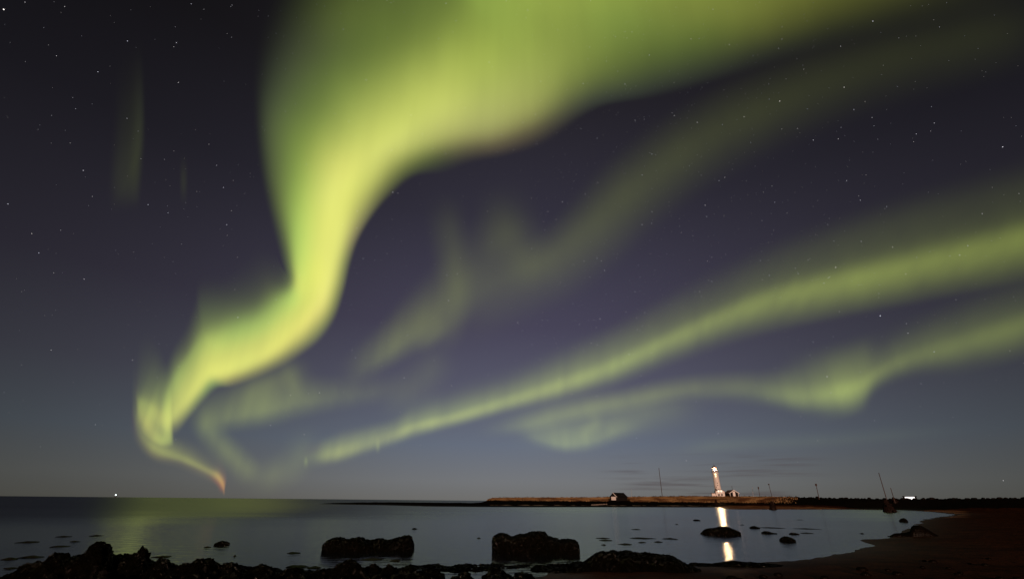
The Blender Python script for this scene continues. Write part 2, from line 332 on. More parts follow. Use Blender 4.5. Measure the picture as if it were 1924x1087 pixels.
rn = N(t, 'ShaderNodeTexNoise'); rn.inputs['Scale'].default_value = 1.5; rn.inputs['Detail'].default_value = 3; t.links.new(mp2.outputs[0], rn.inputs['Vector'])
bp = N(t, 'ShaderNodeBump'); bp.inputs['Strength'].default_value = 1.0; bp.inputs['Distance'].default_value = 0.030; t.links.new(rn.outputs[0], bp.inputs['Height'])
t.links.new(bp.outputs[0], gl.inputs['Normal'])
fr = N(t, 'ShaderNodeFresnel'); fr.inputs[0].default_value = 1.33
ff = math_(t, 'MULTIPLY', math_(t, 'MINIMUM', fr.outputs[0], 0.80), math_(t, 'SUBTRACT', math_(t, 'SUBTRACT', 0.86, math_(t, 'MULTIPLY', lf.outputs[0], 0.30)), math_(t, 'MULTIPLY', op, 0.25)))
mx = N(t, 'ShaderNodeMixShader'); t.links.new(ff, mx.inputs[0]); t.links.new(df.outputs[0], mx.inputs[1]); t.links.new(gl.outputs[0], mx.inputs[2])
o_ = N(t, 'ShaderNodeOutputMaterial'); t.links.new(mx.outputs[0], o_.inputs[0])
bm = bmesh.new()
for a in [bm.verts.new((x, y, 0)) for x, y in ((-90000, -90000), (90000, -90000), (90000, 90000), (-90000, 90000))]: pass
bm.verts.ensure_lookup_table(); bm.faces.new(bm.verts[:])
wo_ = bm_obj('water', bm, wm); wo_['kind'] = 'structure'

# ------------------------------------------------------------------ aurora: thin glowing curtains far out in the upper air
am = bpy.data.materials.new('aurora_light'); am.use_nodes = True; t = am.node_tree; t.nodes.clear()
a = N(t, 'ShaderNodeAttribute', attribute_name='glow'); e = N(t, 'ShaderNodeEmission'); t.links.new(a.outputs['Color'], e.inputs[0])
tr = N(t, 'ShaderNodeBsdfTransparent'); ad = N(t, 'ShaderNodeAddShader'); t.links.new(e.outputs[0], ad.inputs[0]); t.links.new(tr.outputs[0], ad.inputs[1])
o_ = N(t, 'ShaderNodeOutputMaterial'); t.links.new(ad.outputs[0], o_.inputs[0]); am.cycles.emission_sampling = 'NONE'
def cr_interp(A, n):                       # smooth resampling along axis 0
    m = A.shape[0]; u = np.linspace(0, m - 1, (m - 1) * n + 1); i = np.minimum(u.astype(int), m - 2); f = (u - i)
    sh = (-1,) + (1,) * (A.ndim - 1)
    d = np.empty_like(A); d[1:-1] = (A[2:] - A[:-2]) / 2; d[0] = A[1] - A[0]; d[-1] = A[-1] - A[-2]
    f = f.reshape(sh); f2 = f * f; f3 = f2 * f
    return (2*f3 - 3*f2 + 1) * A[i] + (f3 - 2*f2 + f) * d[i] + (-2*f3 + 3*f2) * A[i+1] + (f3 - f2) * d[i+1]
def patch(rows, n_along, n_across, streak=0.05, seed=0, hue=0.80):
    pts = np.array([[(q[0], q[1]) for q in r] for r in rows], float)
    col = np.zeros(pts.shape[:2] + (3,))
    bgc = skycol(rays(pts[..., 0], pts[..., 1]))
    for i, r in enumerate(rows):
        for j, q in enumerate(r):
            if len(q) > 2 and isinstance(q[2], tuple) and q[2][0] == 'a': col[i, j] = q[2][1:]
            elif len(q) > 2 and q[2] is not None: col[i, j] = np.maximum(lin(q[2]) - bgc[i, j], 0)
    G_ = col[..., 1]; col[..., 0] = np.maximum(col[..., 0], hue * G_); col[..., 2] = np.clip(col[..., 2], 0.15 * G_, 0.36 * G_ + 0.004)
    col[..., 2] = np.minimum(col[..., 2], G_)
    def up(A): return np.swapaxes(cr_interp(np.swapaxes(cr_interp(A, n_along), 0, 1), n_across), 0, 1)
    pts = up(pts); col = np.maximum(up(np.sqrt(col)), 0) ** 2
    d = rays(pts[..., 0], pts[..., 1]); az = np.degrees(np.arctan2(d[..., 0], d[..., 1]))
    f = np.vectorize(lambda v: mnoise.fractal(Vector((v * 0.75, seed, 0.3)), 0.9, 2.1, 3))(az)
    streak = streak * np.clip(2.6 - np.degrees(np.arcsin(d[..., 2])) / 14, 0.7, 2.4)
    fl_ = np.vectorize(lambda x, y: mnoise.noise(Vector((x / 140, y / 140, seed + 3))) + 0.7 * mnoise.noise(Vector((x / 48, y / 85, seed + 8))))(pts[..., 0], pts[..., 1])
    k = np.clip(1 + streak * f * 1.6 + 0.09 * fl_, 0.3, 1.7)
    col *= k[..., None]
    return d, col
def aurora(label, parts, Rk):
    vs, fs, cs = [], [], []; off = 0
    for q, (d, col) in enumerate(parts):
        n, m = d.shape[:2]; vs += (d * (Rk * (1 + 0.03 * q)) * 1000 + np.array([0, 0, CAMZ])).reshape(-1, 3).tolist()
        ix = np.arange(n * m).reshape(n, m) + off
        fs += np.stack([ix[:-1, :-1], ix[:-1, 1:], ix[1:, 1:], ix[1:, :-1]], -1).reshape(-1, 4).tolist()
        cs.append(col.reshape(-1, 3)); off += n * m
    me = bpy.data.meshes.new('aurora_band'); me.from_pydata(vs, [], fs); me.update()
    ca = me.attributes.new('glow', 'FLOAT_COLOR', 'POINT'); c = np.concatenate(cs); c = np.concatenate([c, np.ones((len(c), 1))], 1).astype(np.float32)
    ca.data.foreach_set('color', c.reshape(-1))
    o = link('aurora_band', me, am, smooth=True); tag(o, label, 'aurora', 'aurora bands across the night sky')
    return o
def vrow(x, edge, peak, mid, top, cp, cm=None, lean=0.0, soft=18):
    cp = np.array(cp, float); e = cp * 0.62; cm = np.array(cm, float) if cm is not None else cp * 0.80
    lx = lambda y: x + (edge - y) * lean
    return [(lx(edge + soft), edge + soft), (lx(edge), edge, e), (lx(peak), peak, cp), (lx(mid), mid, cm), (lx((mid + top) / 2), (mid + top) / 2, cm * 0.72), (lx(top), top)]
def Zr(pts): return [(x, y) for x, y in pts]
main = [
 [(312,838),(306,832),(302,818),(299,800),(297,780),(296,750),(295,700)],
 [(340,812),(331,804,(108,112,70)),(321,791,(160,166,76)),(314,775,(150,158,76)),(310,752,(118,128,74)),(308,722,(80,86,64)),(307,680)],
 [(360,786),(351,778,(130,136,75)),(342,765,(190,195,80)),(336,746,(184,192,80)),(330,714,(148,164,76)),(327,686,(96,104,68)),(325,645)],
 [(388,754),(377,745,(135,146,75)),(368,733,(205,210,86)),(361,711,(194,202,82)),(354,678,(150,165,74)),(351,652,(92,98,66)),(348,605)],
 [(412,732),(399,723,(128,148,74)),(391,706,(215,220,98)),(386,680,(206,213,92)),(380,645,(160,176,76)),(373,612,(92,100,66)),(364,560)],
 [(440,729),(429,718,(135,135,85)),(418,700,(220,222,106)),(410,672,(210,216,98)),(400,640,(178,195,82)),(389,600,(98,110,66)),(374,520)],
 [(484,714),(473,704,(124,124,84)),(462,686,(212,215,110)),(455,658,(206,213,98)),(445,622,(160,184,76)),(435,578,(84,94,62)),(425,510)],
 [(530,694),(519,683,(124,124,84)),(506,665,(215,215,110)),(498,640,(208,214,100)),(488,606,(160,186,75)),(475,560,(80,86,60)),(460,480)],
 [(571,669),(560,658,(124,124,84)),(544,638,(218,216,112)),(533,612,(212,218,102)),(520,578,(155,184,72)),(503,535,(76,80,58)),(485,460)],
 [(606,640),(595,629,(124,127,86)),(576,608,(222,218,118)),(562,585,(215,221,105)),(548,557,(180,204,84)),(532,528,(80,86,58)),(514,470)],
 [(633,600),(622,591,(124,127,86)),(603,573,(225,221,122)),(583,553,(221,226,112)),(561,533,(205,218,95)),(545,520,(105,116,66)),(528,500)],
 [(650,549),(639,543,(124,127,86)),(618,527,(226,226,122)),(592,510,(226,231,115)),(561,495,(190,212,88)),(540,485,(95,106,62)),(520,470)],
 [(662,497),(651,491,(124,127,86)),(630,478,(223,225,120)),(600,465,(226,231,118)),(560,450,(172,202,80)),(531,440,(88,98,60)),(508,425)],
 [(677,453),(665,447,(132,128,90)),(643,432,(219,221,118)),(608,415,(226,231,118)),(560,395,(156,186,75)),(518,380,(78,88,58)),(494,368)],
 [(703,409),(689,402,(122,122,82)),(660,382,(212,215,112)),(618,362,(222,227,118)),(562,335,(138,165,72)),(511,318,(76,88,58)),(482,303)],
 [(738,369),(721,360,(105,108,70)),(688,335,(206,211,110)),(640,312,(213,217,112)),(568,270,(120,146,70)),(508,240,(74,86,57)),(474,215)],
 [(782,335),(762,323,(92,98,62)),(728,290,(196,201,108)),(688,262,(200,208,106)),(600,205,(106,130,66)),(522,170,(66,77,53)),(474,130)],
 [(840,328),(814,303,(80,86,58)),(785,262,(184,190,104)),(755,205,(186,196,98)),(655,135,(98,122,61)),(560,90,(62,69,47)),(490,30)],
 [(888,310),(869,288,(82,80,62)),(845,240,(176,180,102)),(826,158,(180,191,94)),(738,75,(98,122,57)),(640,10,(70,86,44)),(545,-80)],
 [(958,296),(940,274,(86,80,64)),(915,225,(164,168,98)),(900,110,(162,177,82)),(850,0,(104,127,56)),(740,-60,(72,90,46)),(650,-170)],
 [(1030,272),(1010,246,(84,80,62)),(985,196,(160,166,92)),(968,85,(148,164,76)),(900,-20,(130,152,60)),(840,-100,(80,95,45)),(760,-210)],
 [(1125,208),(1110,192,(62,66,54)),(1085,140,(118,130,66)),(1065,50,(138,154,68)),(1020,-50,(145,162,65)),(960,-130,(80,95,45)),(880,-240)],
 [(1232,188),(1214,168,(52,58,48)),(1185,112,(88,108,54)),(1165,35,(124,142,60)),(1130,-60,(138,152,60)),(1080,-150,(75,88,42)),(1000,-260)],
 [(1352,158),(1333,136,(48,52,42)),(1300,80,(86,100,48)),(1280,18,(118,130,53)),(1250,-70,(130,142,55)),(1200,-160,(72,84,40)),(1120,-270)],
 [(1488,118),(1465,96,(42,44,36)),(1430,48,(88,94,44)),(1410,-8,(114,122,48)),(1380,-85,(110,120,48)),(1330,-170,(64,74,38)),(1260,-280)],
 [(1650,78),(1620,54,(36,37,30)),(1580,8,(74,77,37)),(1560,-44,(94,98,42)),(1530,-115,(90,98,42)),(1480,-190,(54,62,34)),(1410,-300)],
 [(1850,38),(1810,10,(30,30,26)),(1755,-34,(54,56,32)),(1720,-80,(66,70,34)),(1690,-150,(64,70,34)),(1640,-230,(42,48,30)),(1570,-330)],
 [(2150,-20),(2100,-60),(2030,-110),(1980,-160),(1940,-220),(1880,-290),(1800,-380)]]
blob = [
 [(252,800),(252,785),(252,768),(252,745),(252,715),(252,670)],
 [(263,815),(262,798,(104,108,70)),(262,780,(140,146,72)),(261,755,(132,142,74)),(261,722,(82,88,68)),(262,630)],
 [(281,830),(280,817,(124,128,70)),(279,794,(166,170,72)),(278,764,(158,168,74)),(276,724,(96,104,68)),(276,620)],
 [(303,842),(302,829,(135,144,68)),(301,808,(148,156,66)),(299,779,(166,172,74)),(297,738,(112,122,70)),(297,640)],
 [(321,842),(320,829,(130,140,68)),(319,812,(150,160,68)),(318,788,(138,145,70)),(317,748,(104,114,70)),(316,680)],
 [(330,838),(329,828),(328,812),(327,790),(326,750),(325,700)]]
loop = [
 [(240,660),(246,660),(252,662),(258,664),(264,668)],
 [(238,740),(245,740,(64,66,66)),(252,742,(78,82,68)),(258,744,(74,76,66)),(268,748)],
 [(238,785),(246,786,(74,76,68)),(254,782,(98,102,72)),(262,778,(84,88,70)),(276,770)],
 [(250,832),(258,826,(90,92,70)),(267,816,(122,126,72)),(277,804,(104,108,70)),(292,790)],
 [(284,868),(289,857,(105,105,72)),(296,845,(145,150,74)),(303,832,(126,132,72)),(312,808)],
 [(336,884),(340,872,(100,100,72)),(345,862,(138,142,75)),(350,848,(108,112,75)),(356,820)],
 [(382,904),(386,892,(108,105,74)),(390,883,(142,140,76)),(394,870,(102,104,76)),(396,838)],
 [(402,912),(405,904,(120,102,72)),(409,894,(168,148,78)),(413,880,(105,102,76)),(414,850)],
 [(411,926),(415,919,(112,95,74)),(419,910,(168,134,78)),(424,900,(110,100,80)),(427,880)],
 [(415,934),(418,930,(90,84,76)),(421,924,(126,106,76)),(424,918,(92,88,80)),(428,908)],
 [(418,938),(420,936),(422,932),(424,929),(427,924)]]
aurora('widest and brightest yellow-green aurora band, sweeping from the left horizon up to the top edge',
       [patch(main, 10, 8, 0.022, 1, 0.72), patch(blob, 8, 8, 0.08, 2), patch(loop, 8, 6, 0.05, 3)], 110)
arc = [vrow(556, 888, 865, 850, 805, (0,0,0)), vrow(584, 886, 860, 842, 795, (108,114,90), (98,102,88)), vrow(612, 881, 857, 836, 785, (142,150,90), (120,128,88)), vrow(645, 874, 850, 828, 775, (150,158,90), (126,134,88)),
       vrow(690, 859, 836, 814, 762, (136,144,90), (118,126,88)), vrow(735, 845, 822, 802, 750, (142,150,90), (120,128,88)), vrow(780, 829, 804, 786, 735, (154,164,92), (128,137,88)), vrow(850, 810, 787, 768, 712, (155,165,94), (126,135,90)),
       vrow(950, 784, 758, 736, 680, (148,158,94), (120,128,90)), vrow(1050, 755, 727, 702, 640, (150,160,97), (118,127,90)), vrow(1150, 720, 690, 662, 595, (147,159,96), (112,121,88), 0.05),
       vrow(1250, 680, 644, 614, 535, (135,147,90), (98,107,82), 0.08, 18), vrow(1350, 641, 600, 566, 480, (122,137,82), (86,94,74), 0.1, 22), vrow(1450, 610, 562, 524, 432, (117,135,76), (80,89,65), 0.12, 24),
       vrow(1600, 576, 525, 482, 375, (116,135,70), (74,84,58), 0.14, 26), vrow(1750, 546, 491, 442, 325, (106,125,62), (66,76,52), 0.15, 28), vrow(1924, 510, 447, 396, 270, (101,120,53), (60,71,45), 0.16, 30),
       vrow(2100, 462, 395, 340, 200, (80,95,45), None, 0.2, 34), vrow(2300, 400, 330, 270, 130, (0,0,0), None, 0.2, 34)]
ray1 = [vrow(568, 888, 868, 855, 835, (0,0,0), None, 0, 6), vrow(575, 884, 866, 852, 832, (116,124,88), None, 0, 6), vrow(581, 884, 868, 855, 838, (0,0,0), None, 0, 6)]
ray2 = [vrow(703, 858, 838, 815, 780, (0,0,0), None, 0, 6), vrow(710, 856, 838, 815, 785, (118,126,90), None, 0, 6), vrow(717, 856, 838, 815, 790, (0,0,0), None, 0, 6)]
aurora('long narrow green aurora arc rising steadily from low centre to the right edge',
       [patch(arc, 8, 7, 0.07, 5), patch(ray1, 4, 5, 0.0, 6), patch(ray2, 4, 5, 0.0, 7)], 130)
low = [vrow(1270, 772, 748, 730, 690, (0,0,0)), vrow(1330, 768, 742, 720, 675, (88,92,88)), vrow(1390, 768, 738, 712, 655, (95,101,86)), vrow(1450, 774, 742, 712, 645, (106,116,80)),
       vrow(1510, 782, 748, 714, 645, (126,140,77)), vrow(1575, 776, 740, 708, 632, (140,157,70)), vrow(1618, 764, 727, 697, 620, (138,154,70)), vrow(1652, 742, 704, 676, 608, (110,120,76), None, 0, 24),
       vrow(1710, 718, 678, 650, 585, (102,112,75), (86,94,68)), vrow(1800, 696, 652, 618, 545, (98,112,68), (78,88,62)), vrow(1924, 664, 614, 575, 490, (96,111,61), (70,80,54)), vrow(2080, 620, 565, 520, 430, (75,88,50)), vrow(2250, 570, 515, 470, 380, (0,0,0))]
aurora('green aurora band low on the right with a bright patch left of its bend', [patch(low, 8, 7, 0.06, 9)], 150)
def perp(spine, wL, wR, amt):                # soft ribbon round a spine; amt = brightness added along it
    S_ = np.array(spine, float); T = np.gradient(S_, axis=0); T /= np.linalg.norm(T, axis=1, keepdims=True); Nn = np.stack([-T[:, 1], T[:, 0]], 1)
    rows = []
    for i, a_ in enumerate(amt):
        wl = wL[i] if hasattr(wL, '__len__') else wL; wr = wR[i] if hasattr(wR, '__len__') else wR; r = []
        for f, k in ((-1, 0), (-0.5, 0.42), (0, 1.0), (0.5, 0.42), (1, 0)):
            p = S_[i] + Nn[i] * f * (wl if f < 0 else wr); g_ = a_ * k
            r.append((p[0], p[1], ('a', g_ * 0.84, g_, g_ * 0.14)))
        rows.append(r)
    return rows
w1 = perp([(880, 812), (980, 797), (1080, 772), (1180, 752), (1280, 732), (1390, 722), (1470, 722)], [26, 34, 36, 34, 34, 34, 30], [22, 24, 28, 28, 28, 30, 30], [0.000, 0.066, 0.101, 0.089, 0.071, 0.048, 0.000])
w2 = perp([(960, 800), (1010, 820), (1060, 832), (1110, 826), (1165, 806), (1230, 792)], [36, 44, 46, 42, 30, 22], [20, 22, 24, 26, 26, 20], [0.000, 0.062, 0.112, 0.100, 0.062, 0.000])
w4 = perp([(930, 800), (1030, 805), (1130, 790), (1240, 770), (1350, 750)], 60, 55, [0.000, 0.042, 0.063, 0.049, 0.000])
w5 = perp([(1060, 836), (1100, 812), (1120, 790), (1110, 765)], 22, 22, [0, 0.035, 0.035, 0])
w3 = perp([(1240, 850), (1330, 838), (1420, 832), (1560, 826), (1700, 815), (1900, 800)], 26, 20, [0, 0.018, 0.016, 0.012, 0.008, 0])
aurora('pale forked aurora wisps hanging just under the long arc, above the black boathouse', [patch(w1, 8, 6, 0.06, 11), patch(w2, 8, 6, 0.08, 12), patch(w3, 8, 6, 0.04, 13), patch(w4, 8, 6, 0.04, 33), patch(w5, 8, 6, 0.04, 34)], 165)
v1 = perp([(2050, 10), (1880, 62), (1700, 108), (1520, 168), (1380, 232), (1270, 296), (1180, 365), (1110, 430), (1040, 486), (970, 522), (890, 560), (820, 600)], 100, [110, 105, 100, 100, 95, 90, 85, 75, 68, 66, 70, 60],
          [0, .012, .016, .022, .029, .036, .044, .049, .049, .038, .026, 0])
v2 = perp([(1010, 560), (990, 500), (965, 445), (945, 395), (925, 330)], 75, 75, [0.000, 0.024, 0.022, 0.011, 0.000])
v3 = perp([(836, 350), (846, 430), (854, 505), (858, 570), (842, 622), (812, 675)], [44, 44, 42, 42, 42, 40], [54, 54, 50, 48, 48, 44], [0.000, 0.023, 0.035, 0.037, 0.031, 0.000])
v4 = perp([(630, 725), (695, 682), (750, 642), (800, 602), (850, 550), (900, 495), (950, 440), (990, 380)], [44, 52, 60, 72, 75, 75, 80, 80], [30, 34, 44, 56, 70, 75, 80, 80], [0.000, 0.054, 0.096, 0.086, 0.043, 0.031, 0.022, 0.000])
v5 = perp([(700, 790), (750, 750), (790, 715), (820, 680), (840, 640)], 55, 55, [0.000, 0.025, 0.028, 0.020, 0.000])
v6 = perp([(775, 665), (805, 640), (825, 615), (835, 585)], 34, 26, [0, 0.03, 0.028, 0])
aurora('faint broken aurora veil drifting through the middle of the sky to the upper right', [patch(v1, 8, 6, 0.05, 15), patch(v2, 8, 6, 0.06, 16), patch(v3, 8, 6, 0.06, 17), patch(v4, 8, 6, 0.08, 18), patch(v5, 8, 6, 0.05, 19), patch(v6, 8, 6, 0.05, 20)], 180)
l1 = perp([(350, 805), (400, 786), (450, 776), (500, 765), (550, 754), (620, 745), (700, 735), (790, 715)], [40, 60, 72, 78, 66, 50, 44, 36], [34, 38, 40, 44, 42, 36, 34, 30], [0.000, 0.079, 0.109, 0.137, 0.101, 0.061, 0.031, 0.000])
l2 = perp([(374, 740), (386, 795), (412, 832), (442, 860), (464, 884), (474, 915)], 36, 36, [0.000, 0.069, 0.072, 0.078, 0.066, 0.000])
l3 = perp([(530, 660), (545, 705), (556, 735), (562, 770)], 28, 28, [0.000, 0.033, 0.033, 0.000])
l4 = perp([(440, 905), (500, 895), (545, 875), (570, 840), (590, 790)], 46, 46, [0.000, 0.038, 0.042, 0.030, 0.000])
l5 = perp([(600, 720), (560, 700), (520, 712), (470, 740), (420, 770)], 40, 40, [0.000, 0.032, 0.047, 0.036, 0.000])
aurora('pale aurora wisps low on the left between the bright band and the long arc', [patch(l1, 8, 6, 0.08, 21), patch(l2, 8, 6, 0.08, 22), patch(l3, 6, 6, 0.06, 23), patch(l4, 6, 6, 0.05, 24), patch(l5, 6, 6, 0.05, 27)], 195)
f1 = [[(210, 100), (225, 80), (245, 60), (262, 60), (272, 80)], [(208, 230), (225, 240, (33, 35, 33)), (245, 230, (36, 39, 35)), (264, 220, (42, 46, 40)), (276, 220)],
      [(200, 320), (218, 320, (40, 43, 38)), (238, 320, (45, 49, 42)), (258, 310, (48, 53, 43)), (274, 300)], [(200, 385), (220, 365, (42, 44, 42)), (240, 365, (44, 47, 43)), (256, 362, (44, 47, 43)), (268, 370)], [(205, 430), (222, 410), (240, 405), (256, 405), (265, 410)]]
f2 = [[(335, 280), (340, 280), (345, 280), (350, 280), (355, 280)], [(335, 340), (340, 340, (42, 42, 40)), (345, 340, (46, 47, 42)), (350, 340, (42, 42, 40)), (355, 340)], [(335, 400), (340, 400), (345, 400), (350, 400), (355, 400)]]
aurora('two dim upright aurora rays in the dark sky at upper left', [patch(f1, 10, 6, 0.15, 25), patch(f2, 10, 6, 0.0, 26)], 210)

# ------------------------------------------------------------------ stars
def stars():
    vs, fs, cs = [], [], []; RS = 260000.0
    octv = [(1, 0, 0), (-1, 0, 0), (0, 1, 0), (0, -1, 0), (0, 0, 1), (0, 0, -1)]; octf = [(0, 2, 4), (2, 1, 4), (1, 3, 4), (3, 0, 4), (2, 0, 5), (1, 2, 5), (3, 1, 5), (0, 3, 5)]
    L = [(7, 18, 1.5, 3.0), (1570, 502, 1.1, 2.0), (1654, 593, 1.3, 2.2), (1465, 190, 1.1, 2.0), (738, 361, 1.1, 2.0), (843, 564, 1.1, 1.8), (1677, 464, 1.0, 1.6), (184, 135, .9, 1.4), (335, 155, .9, 1.4), (420, 352, .9, 1.5),
         (426, 422, .9, 1.5), (249, 676, 1.0, 1.6), (688, 150, 1.0, 1.6), (1057, 379, 1.1, 1.6), (1586, 164, .9, 1.6), (1884, 276, 1, 1.7), (447, 596, .9, 1.5), (546, 742, .9, 1.3), (1554, 707, 1, 1.6), (1803, 479, 1, 1.4), (1885, 902, .9, 1.3),
         (1096, 157, 1.1, 1.7), (1016, 153, .9, 1.3), (1310, 230, .9, 1.5), (1398, 219, .9, 1.4), (1640, 40, 1, 1.5), (15, 383, .9, 1.4), (73, 475, .9, 1.4), (158, 524, .9, 1.3), (106, 105, .8, 1.2), (96, 657, .8, 1.3)]
    ds = [(rays(a, b), s_ * 0.5, l_ * 0.75) for a, b, s_, l_ in L]
    n = 0
    while n < 2800:
        az = random.uniform(-R(75), R(75)); z = random.uniform(0.06, 0.97); el = math.asin(z)
        w = 0.35 + 0.65 * math.exp(-((az - R(22)) / R(24)) ** 2) ; w *= min(1, math.degrees(el) / 22)
        if random.random() > w: continue
        m = random.random() ** 6
        ds.append((np.array([math.sin(az) * math.cos(el), math.cos(az) * math.cos(el), z]), 0.26 + 0.22 * m, 0.34 + 0.7 * m)); n += 1
    for d, s_, l_ in ds:
        r = s_ * RS / F; k = len(vs); c = np.array(d) * RS
        vs += [(c[0] + a * r, c[1] + b * r, c[2] + e * r) for a, b, e in octv]; fs += [tuple(k + i for i in f) for f in octf]
        w = random.uniform(-0.12, 0.18); cs += [(l_ * (1 - w * 0.4), l_ * 0.95, l_ * (1 + w), 1)] * 6
    me = bpy.data.meshes.new('stars'); me.from_pydata(vs, [], fs); me.update()
    ca = me.attributes.new('glow', 'FLOAT_COLOR', 'POINT'); ca.data.foreach_set('color', np.array(cs, np.float32).reshape(-1))
    m = bpy.data.materials.new('starlight'); m.use_nodes = True; t = m.node_tree; t.nodes.clear()
    a = N(t, 'ShaderNodeAttribute', attribute_name='glow'); e = N(t, 'ShaderNodeEmission'); t.links.new(a.outputs['Color'], e.inputs[0])
    o_ = N(t, 'ShaderNodeOutputMaterial'); t.links.new(e.outputs[0], o_.inputs[0]); m.cycles.emission_sampling = 'NONE'
    o = link('stars', me, m); o['kind'] = 'stuff'; tag(o, 'tiny white stars scattered over the dark sky', 'stars')
stars()

# ------------------------------------------------------------------ rocks
def blob_rock(name, pos, rx, ry, rz, seed, m, sub=5, rough=0.16, fuzz=0.02, yaw=0.0, flat=0.25, sink=0.3):
    bm = bmesh.new(); bmesh.ops.create_icosphere(bm, subdivisions=sub, radius=1.0)
    for v in bm.verts:
        p = v.co.copy(); n = p.normalized()
        k = 1 + rough * 1.6 * mnoise.fractal(n * 1.4 + Vector((seed * 3.1, 0, seed)), 1.0, 2.0, 4) + rough * 0.6 * mnoise.noise(n * 3.7 + Vector((0, seed, 0)))
        q = Vector((n.x * rx, n.y * ry, n.z * rz)) * k
        if q.z < -sink * rz: q.z = -sink * rz
        kk = fuzz * (abs(mnoise.noise(q * 9 + Vector((seed, 0, 0)))) + 0.8 * abs(mnoise.noise(q * 21)))
        v.co = q + n * kk * 2
    bmesh.ops.rotate(bm, verts=bm.verts, cent=(0, 0, 0), matrix=Matrix.Rotation(yaw, 3, 'Z'))
    o = bm_obj(name, bm, m, smooth=True); o.location = pos; return o
def ridge_rock(name, prof, base_py, depth, m, seed, nu=120, nv=40, fuzz=0.03, pw=0.55, lump=0.10):
    # silhouette profile in photo pixels -> real rock standing at the distance where its foot meets the ground
    xs = [p[0] for p in prof]; mid = (xs[0] + xs[-1]) / 2
    g0 = ground(mid, base_py, 0.0); D = g0.length if False else math.hypot(g0.x, g0.y); Dc = D + depth * 0.5
    us = np.linspace(xs[0], xs[-1], nu); hs = np.interp(us, xs, [p[1] for p in prof])
    fwd = Vector((g0.x, g0.y, 0)).normalized(); cen = fwd * Dc
    right = Vector((fwd.y, -fwd.x, 0))
    vs, fs = [], []
    for i in range(nu):
        d = rays(us[i], hs[i]); d = Vector(d); tt = cen.dot(fwd) / d.dot(fwd); p = Vector((0, 0, CAMZ)) + d * tt
        top = max(p.z, 0.03); lat = p.dot(right); e = 1 - abs(2 * i / (nu - 1) - 1) ** 6; w = depth / 2 * (0.35 + 0.65 * max(e, 0) ** 0.5)
        w *= 0.85 + 0.3 * mnoise.noise(Vector((lat * 0.8, seed, 0)))
        for j in range(nv):
            th = math.pi * (-0.10 + 1.20 * j / (nv - 1)); c, s_ = math.cos(th), math.sin(th)
            z = top * (abs(s_) ** pw) * (1 if s_ >= 0 else -1); y = -w * math.copysign(abs(c) ** 0.8, c)
            q = Vector((lat, y, z)); a = lump * mnoise.fractal(q * 1.6 + Vector((seed, 0, 0)), 1.0, 2.0, 4)
            fz = fuzz * (abs(mnoise.noise(q * 7 + Vector((0, seed, 0)))) + abs(mnoise.noise(q * 17)) * 0.8)
            q = Vector((lat + a * 0.5, y * (1 + a), z + (a * 0.6 + fz - fuzz * 0.5) * (1 if s_ > 0 else 0)))
            vs.append(right * q.x + fwd * q.y + Vector((0, 0, q.z)))
    for i in range(nu - 1):
        for j in range(nv - 1): a = i * nv + j; fs.append((a, a + 1, a + nv + 1, a + nv))
    for i in (0, nu - 1): fs.append(tuple(range(i * nv, (i + 1) * nv)) if i else tuple(reversed(range(nv))))
    me = bpy.data.meshes.new(name); me.from_pydata([tuple(v) for v in vs], [], fs); me.update()
    o = link(name, me, m, smooth=True); o.location = cen; return o
GR = 'weed-covered rocks standing in the bay'
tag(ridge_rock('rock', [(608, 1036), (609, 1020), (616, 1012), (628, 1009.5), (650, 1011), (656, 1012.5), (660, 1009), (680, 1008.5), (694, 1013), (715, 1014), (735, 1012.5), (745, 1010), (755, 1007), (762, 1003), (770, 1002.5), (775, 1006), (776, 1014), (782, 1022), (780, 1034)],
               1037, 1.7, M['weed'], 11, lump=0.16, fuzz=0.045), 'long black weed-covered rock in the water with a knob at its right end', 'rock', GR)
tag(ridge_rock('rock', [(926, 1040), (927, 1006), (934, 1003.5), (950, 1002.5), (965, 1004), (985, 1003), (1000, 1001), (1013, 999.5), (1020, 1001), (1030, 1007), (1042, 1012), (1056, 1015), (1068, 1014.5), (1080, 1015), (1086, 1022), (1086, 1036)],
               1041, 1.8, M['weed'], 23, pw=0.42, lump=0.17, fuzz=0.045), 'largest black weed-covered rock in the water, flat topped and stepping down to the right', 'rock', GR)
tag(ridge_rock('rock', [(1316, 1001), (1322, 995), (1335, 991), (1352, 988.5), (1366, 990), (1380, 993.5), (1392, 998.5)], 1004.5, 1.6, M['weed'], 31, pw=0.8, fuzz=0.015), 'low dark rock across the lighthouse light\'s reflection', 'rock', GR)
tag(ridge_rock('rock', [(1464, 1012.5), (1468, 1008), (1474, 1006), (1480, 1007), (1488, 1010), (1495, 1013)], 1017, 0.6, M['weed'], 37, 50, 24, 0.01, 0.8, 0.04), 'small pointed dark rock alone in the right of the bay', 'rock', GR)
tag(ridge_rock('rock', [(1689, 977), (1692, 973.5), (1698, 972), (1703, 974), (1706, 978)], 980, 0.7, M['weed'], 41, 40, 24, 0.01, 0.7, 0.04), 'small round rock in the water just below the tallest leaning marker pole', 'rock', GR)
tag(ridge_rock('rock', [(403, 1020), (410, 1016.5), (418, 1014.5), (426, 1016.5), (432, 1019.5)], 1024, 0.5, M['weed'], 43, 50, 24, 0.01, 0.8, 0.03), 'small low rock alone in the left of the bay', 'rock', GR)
tag(ridge_rock('rock', [(1408, 989.5), (1412, 987.5), (1418, 987), (1424, 989), (1428, 990.5)], 992, 0.7, M['weed'], 47, 40, 20, 0.01, 0.8, 0.03), 'small low rock to the right of the lighthouse reflection, trailing weed', 'rock', GR)
